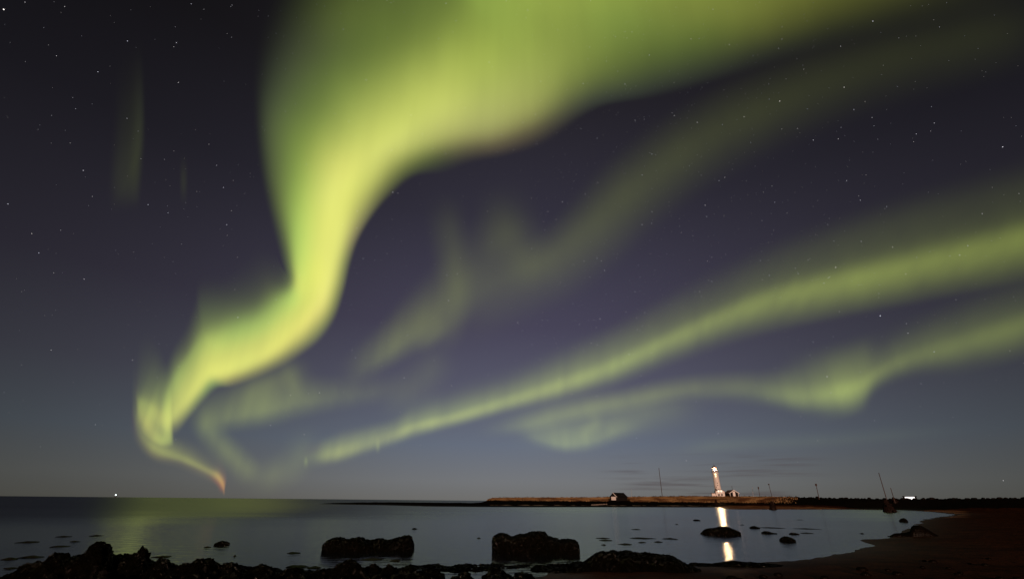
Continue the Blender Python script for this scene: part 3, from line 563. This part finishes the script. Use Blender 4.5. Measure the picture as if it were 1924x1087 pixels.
tag(ridge_rock('rock', [(1302, 976.3), (1306, 974.6), (1311, 974.8), (1316, 976.6)], 977.6, 0.8, M['weed'], 49, 40, 20, 0.01, 0.8, 0.03), 'tiny rock in the water left of the lighthouse reflection', 'rock', GR)
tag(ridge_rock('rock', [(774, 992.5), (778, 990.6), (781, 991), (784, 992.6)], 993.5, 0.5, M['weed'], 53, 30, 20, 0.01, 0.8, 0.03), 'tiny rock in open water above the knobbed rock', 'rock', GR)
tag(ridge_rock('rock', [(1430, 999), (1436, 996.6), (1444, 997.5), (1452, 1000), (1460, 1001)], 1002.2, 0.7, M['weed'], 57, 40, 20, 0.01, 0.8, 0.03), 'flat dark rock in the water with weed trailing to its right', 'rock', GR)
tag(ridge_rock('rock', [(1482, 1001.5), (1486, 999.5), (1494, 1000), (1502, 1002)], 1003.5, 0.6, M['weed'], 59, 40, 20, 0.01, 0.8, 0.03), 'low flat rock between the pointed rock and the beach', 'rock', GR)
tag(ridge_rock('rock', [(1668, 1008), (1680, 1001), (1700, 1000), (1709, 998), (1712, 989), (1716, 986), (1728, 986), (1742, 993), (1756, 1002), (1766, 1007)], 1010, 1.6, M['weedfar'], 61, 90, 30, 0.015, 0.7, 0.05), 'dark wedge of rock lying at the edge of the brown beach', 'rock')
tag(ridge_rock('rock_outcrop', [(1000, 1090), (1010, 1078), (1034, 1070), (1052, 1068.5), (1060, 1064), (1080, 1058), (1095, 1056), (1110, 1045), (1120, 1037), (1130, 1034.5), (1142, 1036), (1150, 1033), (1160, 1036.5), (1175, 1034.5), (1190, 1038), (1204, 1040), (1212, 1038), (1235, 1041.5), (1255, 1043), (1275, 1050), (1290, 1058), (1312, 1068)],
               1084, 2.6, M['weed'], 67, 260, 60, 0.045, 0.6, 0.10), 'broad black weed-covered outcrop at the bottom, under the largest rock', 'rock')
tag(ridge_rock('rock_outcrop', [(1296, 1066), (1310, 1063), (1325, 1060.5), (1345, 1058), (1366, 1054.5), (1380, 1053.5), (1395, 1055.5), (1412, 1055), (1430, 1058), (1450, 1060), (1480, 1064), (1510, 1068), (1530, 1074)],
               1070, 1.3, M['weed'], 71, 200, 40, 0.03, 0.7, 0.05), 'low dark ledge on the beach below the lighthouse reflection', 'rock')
# boulders of the near heap: photo x, crest y, half width in pixels, label
BL = [(20, 1078, 16, 'low boulder at the bottom left corner, half awash'), (66, 1056, 32, 'leftmost broad boulder of the near heap'), (118, 1039, 34, 'sloping boulder left of the highest one in the near heap'), (192, 1019.5, 32, 'highest boulder of the near heap, humped, at lower left'),
      (268, 1028, 21, 'round-topped boulder just right of the highest one'), (232, 1042, 22, 'low boulder wedged between the two tallest ones'), (160, 1050, 32, 'boulder in front of the highest one'),
      (306, 1052, 24, 'small boulder right of the round-topped one'), (345, 1060, 24, 'low boulder left of the wide hump'), (383, 1050.5, 34, 'wide humped boulder a quarter of the way across'), (432, 1058, 26, 'boulder leaning on the right of the wide hump'),
      (492, 1062, 28, 'flat boulder in the dip between two humps'), (554, 1068, 28, 'low glistening boulder with bright wet specks'), (604, 1071, 20, 'small boulder left of the dome-shaped one'), (657, 1051, 30, 'dome-shaped boulder standing above its neighbours near centre'),
      (702, 1061, 17, 'first small knob right of the dome-shaped boulder'), (731, 1062, 17, 'second small knob right of the dome-shaped boulder'), (768, 1063, 24, 'broader knob below the knobbed rock'), (812, 1073, 22, 'low boulder sinking to the right of the broad knob'),
      (872, 1076, 13, 'isolated low stone in a gap of the near heap'), (932, 1071, 26, 'smooth boulder left of the broad outcrop'), (982, 1077, 20, 'boulder touching the left foot of the broad outcrop')]
tag(ridge_rock('rock_outcrop', [(34, 1088), (44, 1070), (90, 1056), (150, 1041), (190, 1034), (225, 1043), (250, 1045), (290, 1053), (330, 1064), (380, 1058), (430, 1064), (480, 1068), (540, 1074), (600, 1078), (650, 1066), (700, 1070), (760, 1070), (800, 1078), (850, 1084), (900, 1084), (935, 1077), (990, 1083)],
               1094, 1.9, M['weed'], 83, 420, 50, 0.05, 0.6, 0.12), 'long low mass of black weed-covered rock under the near heap, bottom left to centre', 'rock')
for i, (px, py, hw, lb) in enumerate(BL):
    basepy = 1090 if hw < 30 else 1094
    D = math.hypot(*ground(px, basepy, 0.15).xy); p = at(px, py, D); w = hw * mpp(px, py, D)
    H = p.z + 0.05
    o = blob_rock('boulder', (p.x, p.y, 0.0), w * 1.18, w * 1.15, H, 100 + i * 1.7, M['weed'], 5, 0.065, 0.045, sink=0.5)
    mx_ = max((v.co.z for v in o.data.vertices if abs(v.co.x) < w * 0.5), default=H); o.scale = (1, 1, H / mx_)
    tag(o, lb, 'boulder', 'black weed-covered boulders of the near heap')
for i in range(46):
    px = random.uniform(35, 1010) if i < 38 else random.uniform(1040, 1500); basepy = random.uniform(1094, 1106); D = math.hypot(*ground(px, basepy, 0.15).xy)
    if px > 1040: D = math.hypot(*ground(px, random.uniform(1074, 1084), 0.5).xy)
    w = random.uniform(0.2, 0.42) if px < 1040 else random.uniform(0.08, 0.18); p = at(px, basepy, D); H = random.uniform(0.25, 0.40) if px < 1040 else random.uniform(0.05, .10)
    o = blob_rock('boulder', (p.x, p.y, 0.0 if px < 1040 else gz(p.x, p.y)), w * 1.1, w, H, 300 + i * 1.3, M['weed'], 4, 0.15, 0.02, sink=0.4)
    if px < 1040: tag(o, 'low black boulder filling the near heap along the bottom edge', 'boulder', 'low boulders filling the near heap')
    else: tag(o, 'small dark stone lying on the brown sand along the bottom edge', 'stone', 'stones on the near sand')

for i in range(34):
    px = random.uniform(1330, 1915); py = random.uniform(max(1030, 1062 - (px - 1400) * .12), 1084); g_ = ground(px, py, 0.5); x_, y_ = g_.x, g_.y
    w = random.uniform(.04, .13); o = blob_rock('beach_stone', (x_, y_, gz(x_, y_) + .01), w * 1.3, w, w * .7, 700 + i, M['weedfar'], 2, .2, 0)
    tag(o, 'small dark stone half sunk in the brown beach at lower right', 'stone', 'stones half sunk in the brown beach')
# floating seaweed patches: photo x, y, half width px
def weed_patch(px, py, hw, label, seed):
    g_ = ground(px, py, 0.0); D = math.hypot(g_.x, g_.y); w = hw * mpp(px, py, D); dep = w * 0.55 + 0.12
    bm = bmesh.new(); n = 40; rings = 5; prev = None; fwd = Vector((g_.x, g_.y, 0)).normalized(); right = Vector((fwd.y, -fwd.x, 0))
    c = bm.verts.new((0, 0, 0.035 + 0.01 * seed % 0.02)); rs = []
    for r in range(1, rings + 1):
        row = []
        for k in range(n):
            a = 2 * math.pi * k / n; f = r / rings; jag = 1 + 0.55 * mnoise.noise(Vector((math.cos(a) * 2.2, math.sin(a) * 2.2, seed))) + 0.35 * mnoise.noise(Vector((math.cos(a) * 7, math.sin(a) * 7, seed)))
            q = right * (math.cos(a) * w * f * jag) + fwd * (math.sin(a) * dep * f * jag)
            row.append(bm.verts.new((q.x, q.y, (1 - f) * (0.05 + 0.04 * mnoise.noise(q * 5 + Vector((0, 0, seed)))) - (0.02 if r == rings else -0.005))))
        rs.append(row)
    for k in range(n): bm.faces.new([c, rs[0][k], rs[0][(k + 1) % n]])
    for a_, b_ in zip(rs, rs[1:]):
        for k in range(n): bm.faces.new([a_[k], b_[k], b_[(k + 1) % n], a_[(k + 1) % n]])
    o = bm_obj('seaweed_patch', bm, M['kelp'], smooth=True); o.location = (g_.x, g_.y, 0); tag(o, label, 'seaweed', 'floating seaweed patches in the bay')
WP = [(1139, 1014.5, 13, 'thick seaweed patch right of the largest rock'), (1134, 1010.5, 12, 'thin weed strand just behind the thick patch'), (1204, 1010.5, 24, 'longest floating seaweed patch in the middle of the bay'), (1258, 1011.5, 16, 'flat weed streak right of the longest patch'),
      (1176, 1022, 13, 'weed streak in front of the longest patch'), (1206, 1018.5, 7, 'short weed scrap between two streaks'), (1134, 1023, 5, 'dot of weed in front of the thick patch'), (1237, 1017.5, 9, 'short weed streak under the flat one'), (1196, 994, 8, 'faint weed streak out in mid bay'),
      (552, 1038.5, 14, 'weed patch left of the knobbed rock'), (700, 1050.5, 22, 'ragged weed patch in front of the knobbed rock'), (742, 1053, 10, 'thin weed streak right of the ragged patch'), (556, 1064, 22, 'weed mat touching the near heap, left of the dome-shaped boulder'), (590, 1066, 14, 'weed strand between mat and dome-shaped boulder'),
      (54, 1018, 24, 'long thin weed streak at far left'), (120, 1007.5, 15, 'weed streak behind the long thin one'), (180, 1006, 14, 'weed streak above the highest boulder'), (140, 1017, 11, 'short weed streak right of the long thin one'), (112, 1026, 18, 'weed streak above the sloping boulder'),
      (18, 1050, 20, 'dark weed mass at the left edge of the water'), (60, 1046, 26, 'weed streak joining the left edge mass and boulders'), (20, 1067, 14, 'weed patch near the bottom left corner'), (305, 1045.5, 18, 'dark streak beside the round-topped boulder'), (390, 1027.5, 8, 'weed streak below the small left rock'), (441, 1044, 3, 'speck of weed out from the wide hump'),
      (925, 1066, 10, 'weed streak left of the broad outcrop'), (900, 1010.5, 4, 'speck of weed left of the largest rock'), (1503, 976, 8, 'faint streak in the right of the bay'), (1450, 991, 26, 'long strand trailing right of the small low rock'), (1520, 993, 24, 'long faint strand in the right of the bay'), (1515, 1001, 14, 'strand right of the low flat rock'), (1395, 985.5, 4, 'dot of weed right of the reflection'), (1272, 984.5, 3, 'dot of weed left of the reflection'), (1042, 1010.5, 8, 'weed scrap behind the largest rock\'s step'), (1662, 968, 3, 'dot of weed below the big cairn'), (1620, 1002, 5, 'faint dot off the beach')]
for i, (a_, b_, h_, l_) in enumerate(WP): weed_patch(a_, b_, h_, l_, 5.3 * i + 1)

# ------------------------------------------------------------------ buildings
def gable_house(root, w, l, wh, rh, mw, mr, over=0.35, trim=None, th=0.18):
    bm = bmesh.new(); prism(bm, [(-w / 2, -1.5), (w / 2, -1.5), (w / 2, wh), (0, wh + rh), (-w / 2, wh)], 0, l); bm_obj('wall', bm, mw, root)
    k = rh / (w / 2); ex = w / 2 + over
    bm = bmesh.new(); z = lambda x: wh + rh - abs(x) * k + 0.02
    prism(bm, [(-ex, z(ex)), (0, z(0)), (ex, z(ex)), (ex, z(ex) + th), (0, z(0) + th), (-ex, z(ex) + th)], -over, l + over)
    rf = bm_obj('roof', bm, mr, root)
    if trim:
        bm = bmesh.new(); tt = 0.24
        prism(bm, [(-ex - .03, z(ex) - tt), (0, z(0) - tt), (ex + .03, z(ex) - tt), (ex + .03, z(ex) + th + 0.03), (0, z(0) + th + 0.03), (-ex - .03, z(ex) + th + 0.03)], -over - 0.12, -over - 0.004)
        bm_obj('barge_board', bm, trim, root)
    return rf
def window(root, x, z, w, h, y=-0.003, frame=None):
    bm = bmesh.new(); f = 0.05
    for a in ((x - w/2 - f, x + w/2 + f, z + h/2, z + h/2 + f), (x - w/2 - f, x + w/2 + f, z - h/2 - f, z - h/2), (x - w/2 - f, x - w/2, z - h/2, z + h/2), (x + w/2, x + w/2 + f, z - h/2, z + h/2), (x - 0.03, x + 0.03, z - h/2, z + h/2)):
        box(bm, a[0], a[1], y - 0.06, y, a[2], a[3])
    wn_ = bm_obj('window', bm, frame or M['trim'], root)
    bm = bmesh.new(); box(bm, x - w/2, x + w/2, y - 0.03, y - 0.004, z - h/2, z + h/2); bm_obj('pane', bm, M['pane'], wn_)
# lighthouse
LD = 400.0; lb = at(1351.5, 934.2, LD); s_ = mpp(1351, 920, LD); vz = (at(1346, 890, LD).z - at(1351, 920, LD).z) / 30.0
lh = empty('lighthouse', lb); tag(lh, 'tall pale tapering lighthouse with its lamp lit, on the grassy island', 'lighthouse')
topz = at(1345, 888.0, LD).z - lb.z; rb, rt = 6.6 * s_, 5.4 * s_
bm = bmesh.new(); lathe(bm, [(rb * 1.04, -2), (rb * 1.02, 0), (rb, 1), ((rb + rt) / 2, topz * 0.5), (rt, topz)], 48); bm_obj('tower', bm, M['white'], lh, True)
gw = 6.7 * s_
bm = bmesh.new(); lathe(bm, [(rt, topz - 0.9), (gw, topz + 0.002), (gw, topz + 0.30), (rt * .6, topz + 0.31)], 40); gal = bm_obj('gallery', bm, M['white'], lh)
bm = bmesh.new()
for zz in (0.75, 1.25): lathe(bm, [(gw - .12, topz + zz), (gw - .04, topz + zz), (gw - .04, topz + zz + .1), (gw - .12, topz + zz + .1)], 32, close=False)
for k in range(16): a_ = k * math.pi / 8; rod(bm, (math.cos(a_) * (gw - .08), math.sin(a_) * (gw - .08), topz + .3), (math.cos(a_) * (gw - .08), math.sin(a_) * (gw - .08), topz + 1.35), .05, .05, 6)
bm_obj('railing', bm, M['iron'], gal)
bm = bmesh.new(); lathe(bm, [(2.0, topz + .305), (2.0, topz + 1.3), (1.75, topz + 1.3), (1.75, topz + .305)], 24, close=False); bm_obj('lantern_base', bm, M['white'], lh)
bm = bmesh.new()
for k in range(8): a_ = k * math.pi / 4 + .2; rod(bm, (math.cos(a_) * 1.85, math.sin(a_) * 1.85, topz + 1.3), (math.cos(a_) * 1.85, math.sin(a_) * 1.85, topz + 3.7), .03, .03, 6)
lathe(bm, [(1.78, topz + 1.25), (1.92, topz + 1.25), (1.92, topz + 1.40), (1.78, topz + 1.40)], 16, close=False)
bm_obj('lantern_frame', bm, M['iron'], lh)
bm = bmesh.new(); lathe(bm, [(1.95, topz + 3.7), (1.95, topz + 3.8), (1.2, topz + 4.5), (.3, topz + 5.0), (.25, topz + 5.4), (.05, topz + 5.5)], 24); rf = bm_obj('lantern_roof', bm, M['redroof'], lh, False)
bm = bmesh.new(); rod(bm, (0, 0, topz + 5.5), (0, 0, topz + 7.0), .05, .03, 6); bm_obj('finial', bm, M['iron'], rf)
bm = bmesh.new(); bmesh.ops.create_icosphere(bm, subdivisions=3, radius=0.62); bmesh.ops.translate(bm, verts=bm.verts, vec=(0, 0, topz + 2.5)); bm_obj('lamp', bm, M['lamp'], lh, True)
toc = (Vector((0, 0, 0)) - Vector((lb.x, lb.y, 0))).normalized(); tright = Vector((-toc.y, toc.x, 0))
def rad(z): return rb + (rt - rb) * z / topz
for (px, py, r_) in ((1344.4, 890.5, 0.62), (1345.2, 894.3, 0.42)):
    z = at(px, py, LD).z - lb.z; q = toc * (rad(z) + 0.12) + Vector((0, 0, z)) - tright * 0.0
    bm = bmesh.new(); bmesh.ops.create_icosphere(bm, subdivisions=2, radius=r_); bmesh.ops.translate(bm, verts=bm.verts, vec=q); bm_obj('tower_light', bm, M['towerlamp'], lh, True)
for (px, py) in ((1347.3, 907), (1347.9, 911.3), (1350.2, 914.6)):
    z = at(px, py, LD).z - lb.z; bm = bmesh.new(); box(bm, -0.22, 0.22, -0.06, 0.16, -0.35, 0.35)
    bmesh.ops.rotate(bm, verts=bm.verts, cent=(0, 0, 0), matrix=Matrix.Rotation(math.atan2(toc.y, toc.x) + math.pi / 2, 3, 'Z')); bmesh.ops.translate(bm, verts=bm.verts, vec=toc * (rad(z) + 0.02) + Vector((0, 0, z)) + tright * (-0.9 if px > 1350 else 0.3))
    bm_obj('window', bm, M['pane'], lh)
# keeper's house
HD = 388.0; hb = at(1354.6, 933.8, HD); azh = -math.atan2(hb.x, hb.y); sh = mpp(1354, 925, HD)
hs = empty('house', hb, azh + R(6)); tag(hs, 'white gabled house with two round lamps and two windows, at the foot of the lighthouse', 'house')
vh = (at(1354, 918, HD).z - at(1354, 933.8, HD).z) / 15.8
W = 16.6 * sh; wh = 11.6 * vh; rh = 4.2 * vh
rf = gable_house(hs, W, 9, wh, rh, M['white'], M['redroof'])
for x in (-3.0, 2.8):
    window(hs, x * sh, 5.0 * vh, 1.15, 1.3)
    bm = bmesh.new(); bmesh.ops.create_uvsphere(bm, u_segments=16, v_segments=10, radius=0.62); bmesh.ops.scale(bm, verts=bm.verts, vec=(1, .35, 1)); bmesh.ops.translate(bm, verts=bm.verts, vec=(x * sh * .88, -0.25, 11.8 * vh)); bm_obj('flood_lamp', bm, M['flood'], hs, True)
bm = bmesh.new(); box(bm, -W / 2 - 2.7, -W / 2 - 0.002, 1.2, 5, -1.5, 7.6 * vh); bm_obj('annex', bm, M['white'], hs)
bm = bmesh.new(); box(bm, -W / 2 - 3.0, -W / 2 - 0.004, 0.9, 5.3, 7.6 * vh + .003, 7.6 * vh + .25); bm_obj('annex_roof', bm, M['redroof'], hs)
bm = bmesh.new(); box(bm, -W / 2 + .4, -W / 2 + 1.1, 2, 2.8, wh, wh + 1.9); bm_obj('chimney', bm, M['darkroof'], rf)
# dark cabin beside it
CD = 392.0; cb = at(1380.5, 933.4, CD); azc = -math.atan2(cb.x, cb.y); sc = mpp(1380, 925, CD); vc = vh * CD / HD
cb2 = empty('cabin', cb, azc + R(22)); tag(cb2, 'black boarded cabin with white gable trim, right of the lighthouse', 'house')
W = 18.2 * sc; rf = gable_house(cb2, W, 10, 7.6 * vc, 5.6 * vc, M['darkwood'], M['redroof'], trim=M['trim'], over=.4)
bm = bmesh.new(); box(bm, -0.9, 0.8, -0.10, -0.003, -.5, 11.0 * vc); bm_obj('panel', bm, M['trim'], cb2)
for x in (-W / 2 + .01, W / 2 - .55):
    bm = bmesh.new(); box(bm, x + .1, x + .38, -0.14, -0.003, -.5, 7.2 * vc); bm_obj('corner_board', bm, M['trim'], cb2)
bm = bmesh.new(); rod(bm, (0.9, 4, 12 * vc), (0.9, 4, 12 * vc + 3.3), .14, .14); bm_obj('flue', bm, M['iron'], rf)
# boathouse
BD = 286.0; bb = at(1153.2, 939.2, BD); azb = -math.atan2(bb.x, bb.y); sbh = mpp(1153, 932, BD); vb = (at(1153, 925, BD).z - at(1153, 939.2, BD).z) / 14.2
bh = empty('boathouse', bb, azb + R(-40)); 
bh.rotation_euler[2] = azb - R(42)
tag(bh, 'black boathouse with a pale door, alone on the island shore', 'boathouse')
W = 12.8 * sbh / math.cos(R(42)); L_ = 19.5 * sbh / math.sin(R(42))
gable_house(bh, W, L_, 6.6 * vb, 7.4 * vb, M['darkwood'], M['darkroof'], over=.3, trim=None)
bm = bmesh.new(); k = 7.4 * vb / (W / 2); zz = lambda x: 6.6 * vb + 7.4 * vb - abs(x) * k
prism(bm, [(0, zz(0) - .05), (W / 2 + .3, zz(W / 2 + .3) - .05), (W / 2 + .3, zz(W / 2 + .3) + .30), (0, zz(0) + .30)], -.44, -.305); bm_obj('barge_board', bm, M['trim'], bh)
bm = bmesh.new(); box(bm, -W * .32, W * .34, -.1, -.003, .1, 6.9 * vb); bm_obj('door', bm, M['trim'], bh)
for k in range(3):
    bm = bmesh.new(); y = L_ * (.3 + .2 * k); box(bm, W / 2 + .003, W / 2 + .06, y, y + .9, 2.2, 3.0); bm_obj('window', bm, M['pane'], bh)
# distant lit building
FD = 430.0; fb = at(1710.5, 937.5, FD); azf = -math.atan2(fb.x, fb.y); sf = mpp(1710, 935, FD)
fbld = empty('building', fb, azf); tag(fbld, 'low distant building with a brightly lit white front beyond the dark ridge', 'building')
hW = 9.2 * sf; vf = .45; bt = (at(1710, 932.0, FD).z - fb.z)
bm = bmesh.new(); box(bm, -hW - 1, hW + 1, 0, 9, -6, bt); bm_obj('wall', bm, M['darkwood'], fbld)
bm = bmesh.new(); box(bm, -hW - 1.3, hW + 1.3, -.3, 9.3, bt + .003, bt + .3); bm_obj('roof', bm, M['darkroof'], fbld)
bm = bmesh.new(); box(bm, -hW, hW, -.12, -.003, bt - 2.6, bt - .15); bm_obj('lit_front', bm, emit('lit_front', (1, .93, .9), 1.6), fbld)
# boat far out with a masthead light
SD = 3500.0; bp_ = at(217, 932.5, SD); bt_ = empty('boat', (bp_.x, bp_.y, 0)); tag(bt_, 'distant boat showing a single white light on the left horizon', 'boat')
bm = bmesh.new()
hullv = [(-9, 0), (-7, -2.2), (6, -2.2), (10, 0), (6, 2.2), (-7, 2.2)]
lo_ = [bm.verts.new((x * .9, y * .7, -.5)) for x, y in hullv]; hi_ = [bm.verts.new((x, y, 1.8)) for x, y in hullv]
bm.faces.new(lo_[::-1]); bm.faces.new(hi_)
for k in range(6): bm.faces.new([lo_[k], lo_[(k + 1) % 6], hi_[(k + 1) % 6], hi_[k]])
bm_obj('hull', bm, M['hull'], bt_)
bm = bmesh.new(); box(bm, -5, 1, -1.5, 1.5, 1.803, 4.3); bm_obj('cabin', bm, M['hull'], bt_)
mh = at(217, 930.2, SD).z
bm = bmesh.new(); rod(bm, (-2, 0, 4.303), (-2, 0, mh), .15, .1); bm_obj('mast', bm, M['iron'], bt_)
bm = bmesh.new(); bmesh.ops.create_icosphere(bm, subdivisions=2, radius=3.4); bmesh.ops.translate(bm, verts=bm.verts, vec=(-2, 0, mh + 3.4)); bm_obj('masthead_light', bm, emit('masthead_light', (.85, 1, .97), 3.2), bt_, True)

# ------------------------------------------------------------------ poles and cairns
def pole(pxb, pyb, pxt, pyt, D, r, m, label, group='thin poles along the shore', cap=None):
    a_, b_ = at(pxb, pyb, D), at(pxt, pyt, D)
    root = empty('marker_pole', a_); bm = bmesh.new(); d = b_ - a_
    rod(bm, -d.normalized() * 1.5, d, r, r * .75); bm_obj('shaft', bm, m, root)
    if cap:
        bm = bmesh.new(); rod(bm, d - d.normalized() * cap, d + d.normalized() * .05, r * 2.4, r * 2.4); bm_obj('topmark', bm, m, root)
    tag(root, label, 'pole', group); return root
pole(1244.6, 934, 1237.9, 878.3, 330, .20, M['pole'], 'tallest thin mast, between boathouse and lighthouse', cap=None)
pole(1415.6, 934, 1413.5, 914, 340, .10, M['paleflag'], 'faintest short pole, first to the right of the black cabin')
pole(1428.2, 934.5, 1424.6, 914, 330, .15, M['pole'], 'short pole with a thick head right of the black cabin', cap=1.2)
pole(1452.6, 941, 1444.2, 908.2, 205, .10, M['pole'], 'leaning pole rising from the cairn right of the cabin', cap=.35)
pole(1539.0, 936, 1532.8, 908.2, 300, .18, M['pole'], 'lone pole with a dark head halfway to the beach cairn', cap=1.0)
pole(1667, 941, 1651.0, 887.2, 196, .12, M['pole'], 'tallest leaning pole, standing in the big beach cairn', cap=None)
pole(1679.5, 936, 1673.3, 915.8, 230, .13, M['pole'], 'short stout leaning pole right of the tallest leaning one', cap=None)
pole(1158.2, 934, 1157.4, 920, 320, .07, M['paleflag'], 'faint white pole behind the boathouse roof')
pole(1186.8, 934, 1186.2, 918, 315, .07, M['paleflag'], 'faint white pole right of the boathouse')
def cairn(px, pyb, pyt, hw, D, label):
    b_ = at(px, pyb, D); t_ = at(px, pyt, D); w = hw * mpp(px, pyb, D); H = t_.z - b_.z
    root = empty('cairn', b_); bm = bmesh.new(); n = 0
    for lv in range(9):
        f = lv / 8; rr_ = w * (1 - f) * 0.9 + w * .22; cnt = max(3, int(9 * (1 - f * .6)))
        for k in range(cnt):
            a_ = random.uniform(0, 6.28); q = Vector((math.cos(a_) * rr_ * random.uniform(.3, 1), math.sin(a_) * rr_ * random.uniform(.3, 1), H * f * .92))
            r = w * random.uniform(.2, .34); mtx = Matrix.Translation(q) @ Matrix.Rotation(random.uniform(0, 6), 4, 'Z') @ Matrix.Diagonal((1.25, 1, .75, 1))
            g2 = bmesh.ops.create_icosphere(bm, subdivisions=2, radius=r, matrix=mtx)
            for v in g2['verts']: v.co += (v.co - q) * .25 * mnoise.noise(v.co * 2.2 / w)
    lathe(bm, [(w, -.6), (w * .9, H * .2), (w * .5, H * .6), (w * .22, H * .92)], 12); bm_obj('stones', bm, M['cairn'], root); tag(root, label, 'cairn', 'stone cairns by the water'); return root
cairn(1452.5, 957, 940.5, 7.2, 196, 'cone-shaped cairn carrying a pole, right of the lighthouse reflection')
cairn(1671, 959.5, 938.5, 12.5, 178, 'biggest stone cairn, at the water\'s edge on the right')
cairn(1346.5, 948.5, 937.5, 3.6, 222, 'smallest stone cairn, straight below the lighthouse')
cairn(1680.5, 941, 933.8, 6, 232, 'dark stone heap at the foot of the short stout pole')

# ------------------------------------------------------------------ ridge stones and pale stones
rng2 = random.Random(3); protos = []
for k in range(4): 
    o = blob_rock('ridge_stone', (0, 0, -50), 1, .8, .6, 500 + k, M['ripstone'], 2, .22, 0.0); protos.append(o.data)
    if k < 99: bpy.data.objects.remove(o)
for i in range(70):
    px = 1450 + (i / 70) * 520 + rng2.uniform(-4, 4); p0 = at(px, 936, 280); a_ = math.atan2(p0.x, p0.y); D = float(np.interp(a_, caz, cD)) - rng2.uniform(-3, 8)
    x, y = D * math.sin(a_), D * math.cos(a_); o = bpy.data.objects.new('ridge_stone', rng2.choice(protos)); C.objects.link(o)
    s_ = rng2.uniform(.35, .8) * (1.5 if rng2.random() < .12 else 1); o.location = (x, y, gz(x, y) + .05); o.scale = (s_ * 1.3, s_, s_); o.rotation_euler = (0, 0, rng2.uniform(0, 6))
    tag(o, 'dark stone on the crest of the ridge right of the lighthouse', 'stone', 'stones along the dark ridge')
for i in range(11):
    px = 1112 + i * 2.7 + rng2.uniform(-.6, .6); g_ = ground(px, 948.6 - i * .12, 0.75) if False else at(px, 948.2 - .14 * i, 232)
    o = blob_rock('pale_stone', (0, 0, 0), .42, .35, .38, 600 + i, M['palestone'], 2, .2, 0); o.location = (g_.x, g_.y, max(g_.z, gz(g_.x, g_.y)))
    tag(o, 'pale stone in the short row on the shore left of the boathouse', 'stone', 'row of pale stones on the island shore')

# ------------------------------------------------------------------ grass: vertical dry tufts on the island bank
def grass():
    vs, fs = [], []; n = 0; N_ = 46000
    a0, a1 = azpx(893), azpx(1500)
    az_ = rng.uniform(a0, a1, N_); d0 = np.interp(az_, caz, cD); D = d0 + rng.uniform(-44, 16, N_) ; x = D * np.sin(az_); y = D * np.cos(az_)
    z, s = hgt(x, y); rd = far_ridge(x, y)
    keep = (rd > 2.0 - 0.7 * rng.random(N_)) & (rng.random(N_) > ss(azpx(1380), azpx(1520), az_)) & (s > 4) & ~((az_ > azpx(1143)) & (az_ < azpx(1184)) & (D < 300))  # tufts thin out rightward with the same painted dimming
    x, y, z, az_ = x[keep], y[keep], z[keep], az_[keep]
    for i in range(len(x)):
        h = random.uniform(.25, .6) * (1.6 if random.random() < .03 else 1); w = random.uniform(.05, .16); a_ = az_[i] + random.uniform(-.8, .8)
        rx, ry = math.cos(a_) * w, -math.sin(a_) * w; k = len(vs); lx = random.uniform(-.15, .15)
        vs += [(x[i] - rx, y[i] - ry, z[i] - .15), (x[i] + rx, y[i] + ry, z[i] - .15), (x[i] + rx * .6 + lx, y[i] + ry * .6, z[i] + h), (x[i] - rx * .6 + lx, y[i] - ry * .6, z[i] + h * .9)]; fs.append((k, k + 1, k + 2, k + 3))
    me = bpy.data.meshes.new('grass'); me.from_pydata(vs, [], fs); me.update(); o = link('grass', me, M['grass']); o['kind'] = 'stuff'; tag(o, 'dry golden grass covering the island bank', 'grass')
grass()
def scrub():
    vs, fs = [], []
    for i in range(230):
        px = random.uniform(915, 1500) if i < 170 else random.uniform(1140, 1300); p0 = at(px, 936, 300); a_ = math.atan2(p0.x, p0.y); D = float(np.interp(a_, caz, cD)) + random.uniform(0, 14)
        cx, cy = D * math.sin(a_), D * math.cos(a_); cz = gz(cx, cy); S_ = random.uniform(.35, .95)
        for k in range(26):
            q = Vector((random.gauss(0, .6), random.gauss(0, .5), abs(random.gauss(0, .35)))) * S_; r = .16 * S_ + .05; b_ = len(vs); u = Vector((random.gauss(0, 1), random.gauss(0, 1), random.gauss(0, 1))).normalized(); w = u.orthogonal().normalized()
            for e, f in ((u, 1), (w, 1), (u, -1), (w, -1)): vs.append((cx + q.x + e.x * r * f, cy + q.y + e.y * r * f, cz + .3 + q.z + e.z * r * f))
            fs.append((b_, b_ + 1, b_ + 2, b_ + 3))
    me = bpy.data.meshes.new('scrub'); me.from_pydata(vs, [], fs); me.update(); o = link('scrub', me, M['shrub']); o['kind'] = 'stuff'; tag(o, 'dark low scrub along the crest of the grassy island', 'scrub')
scrub()
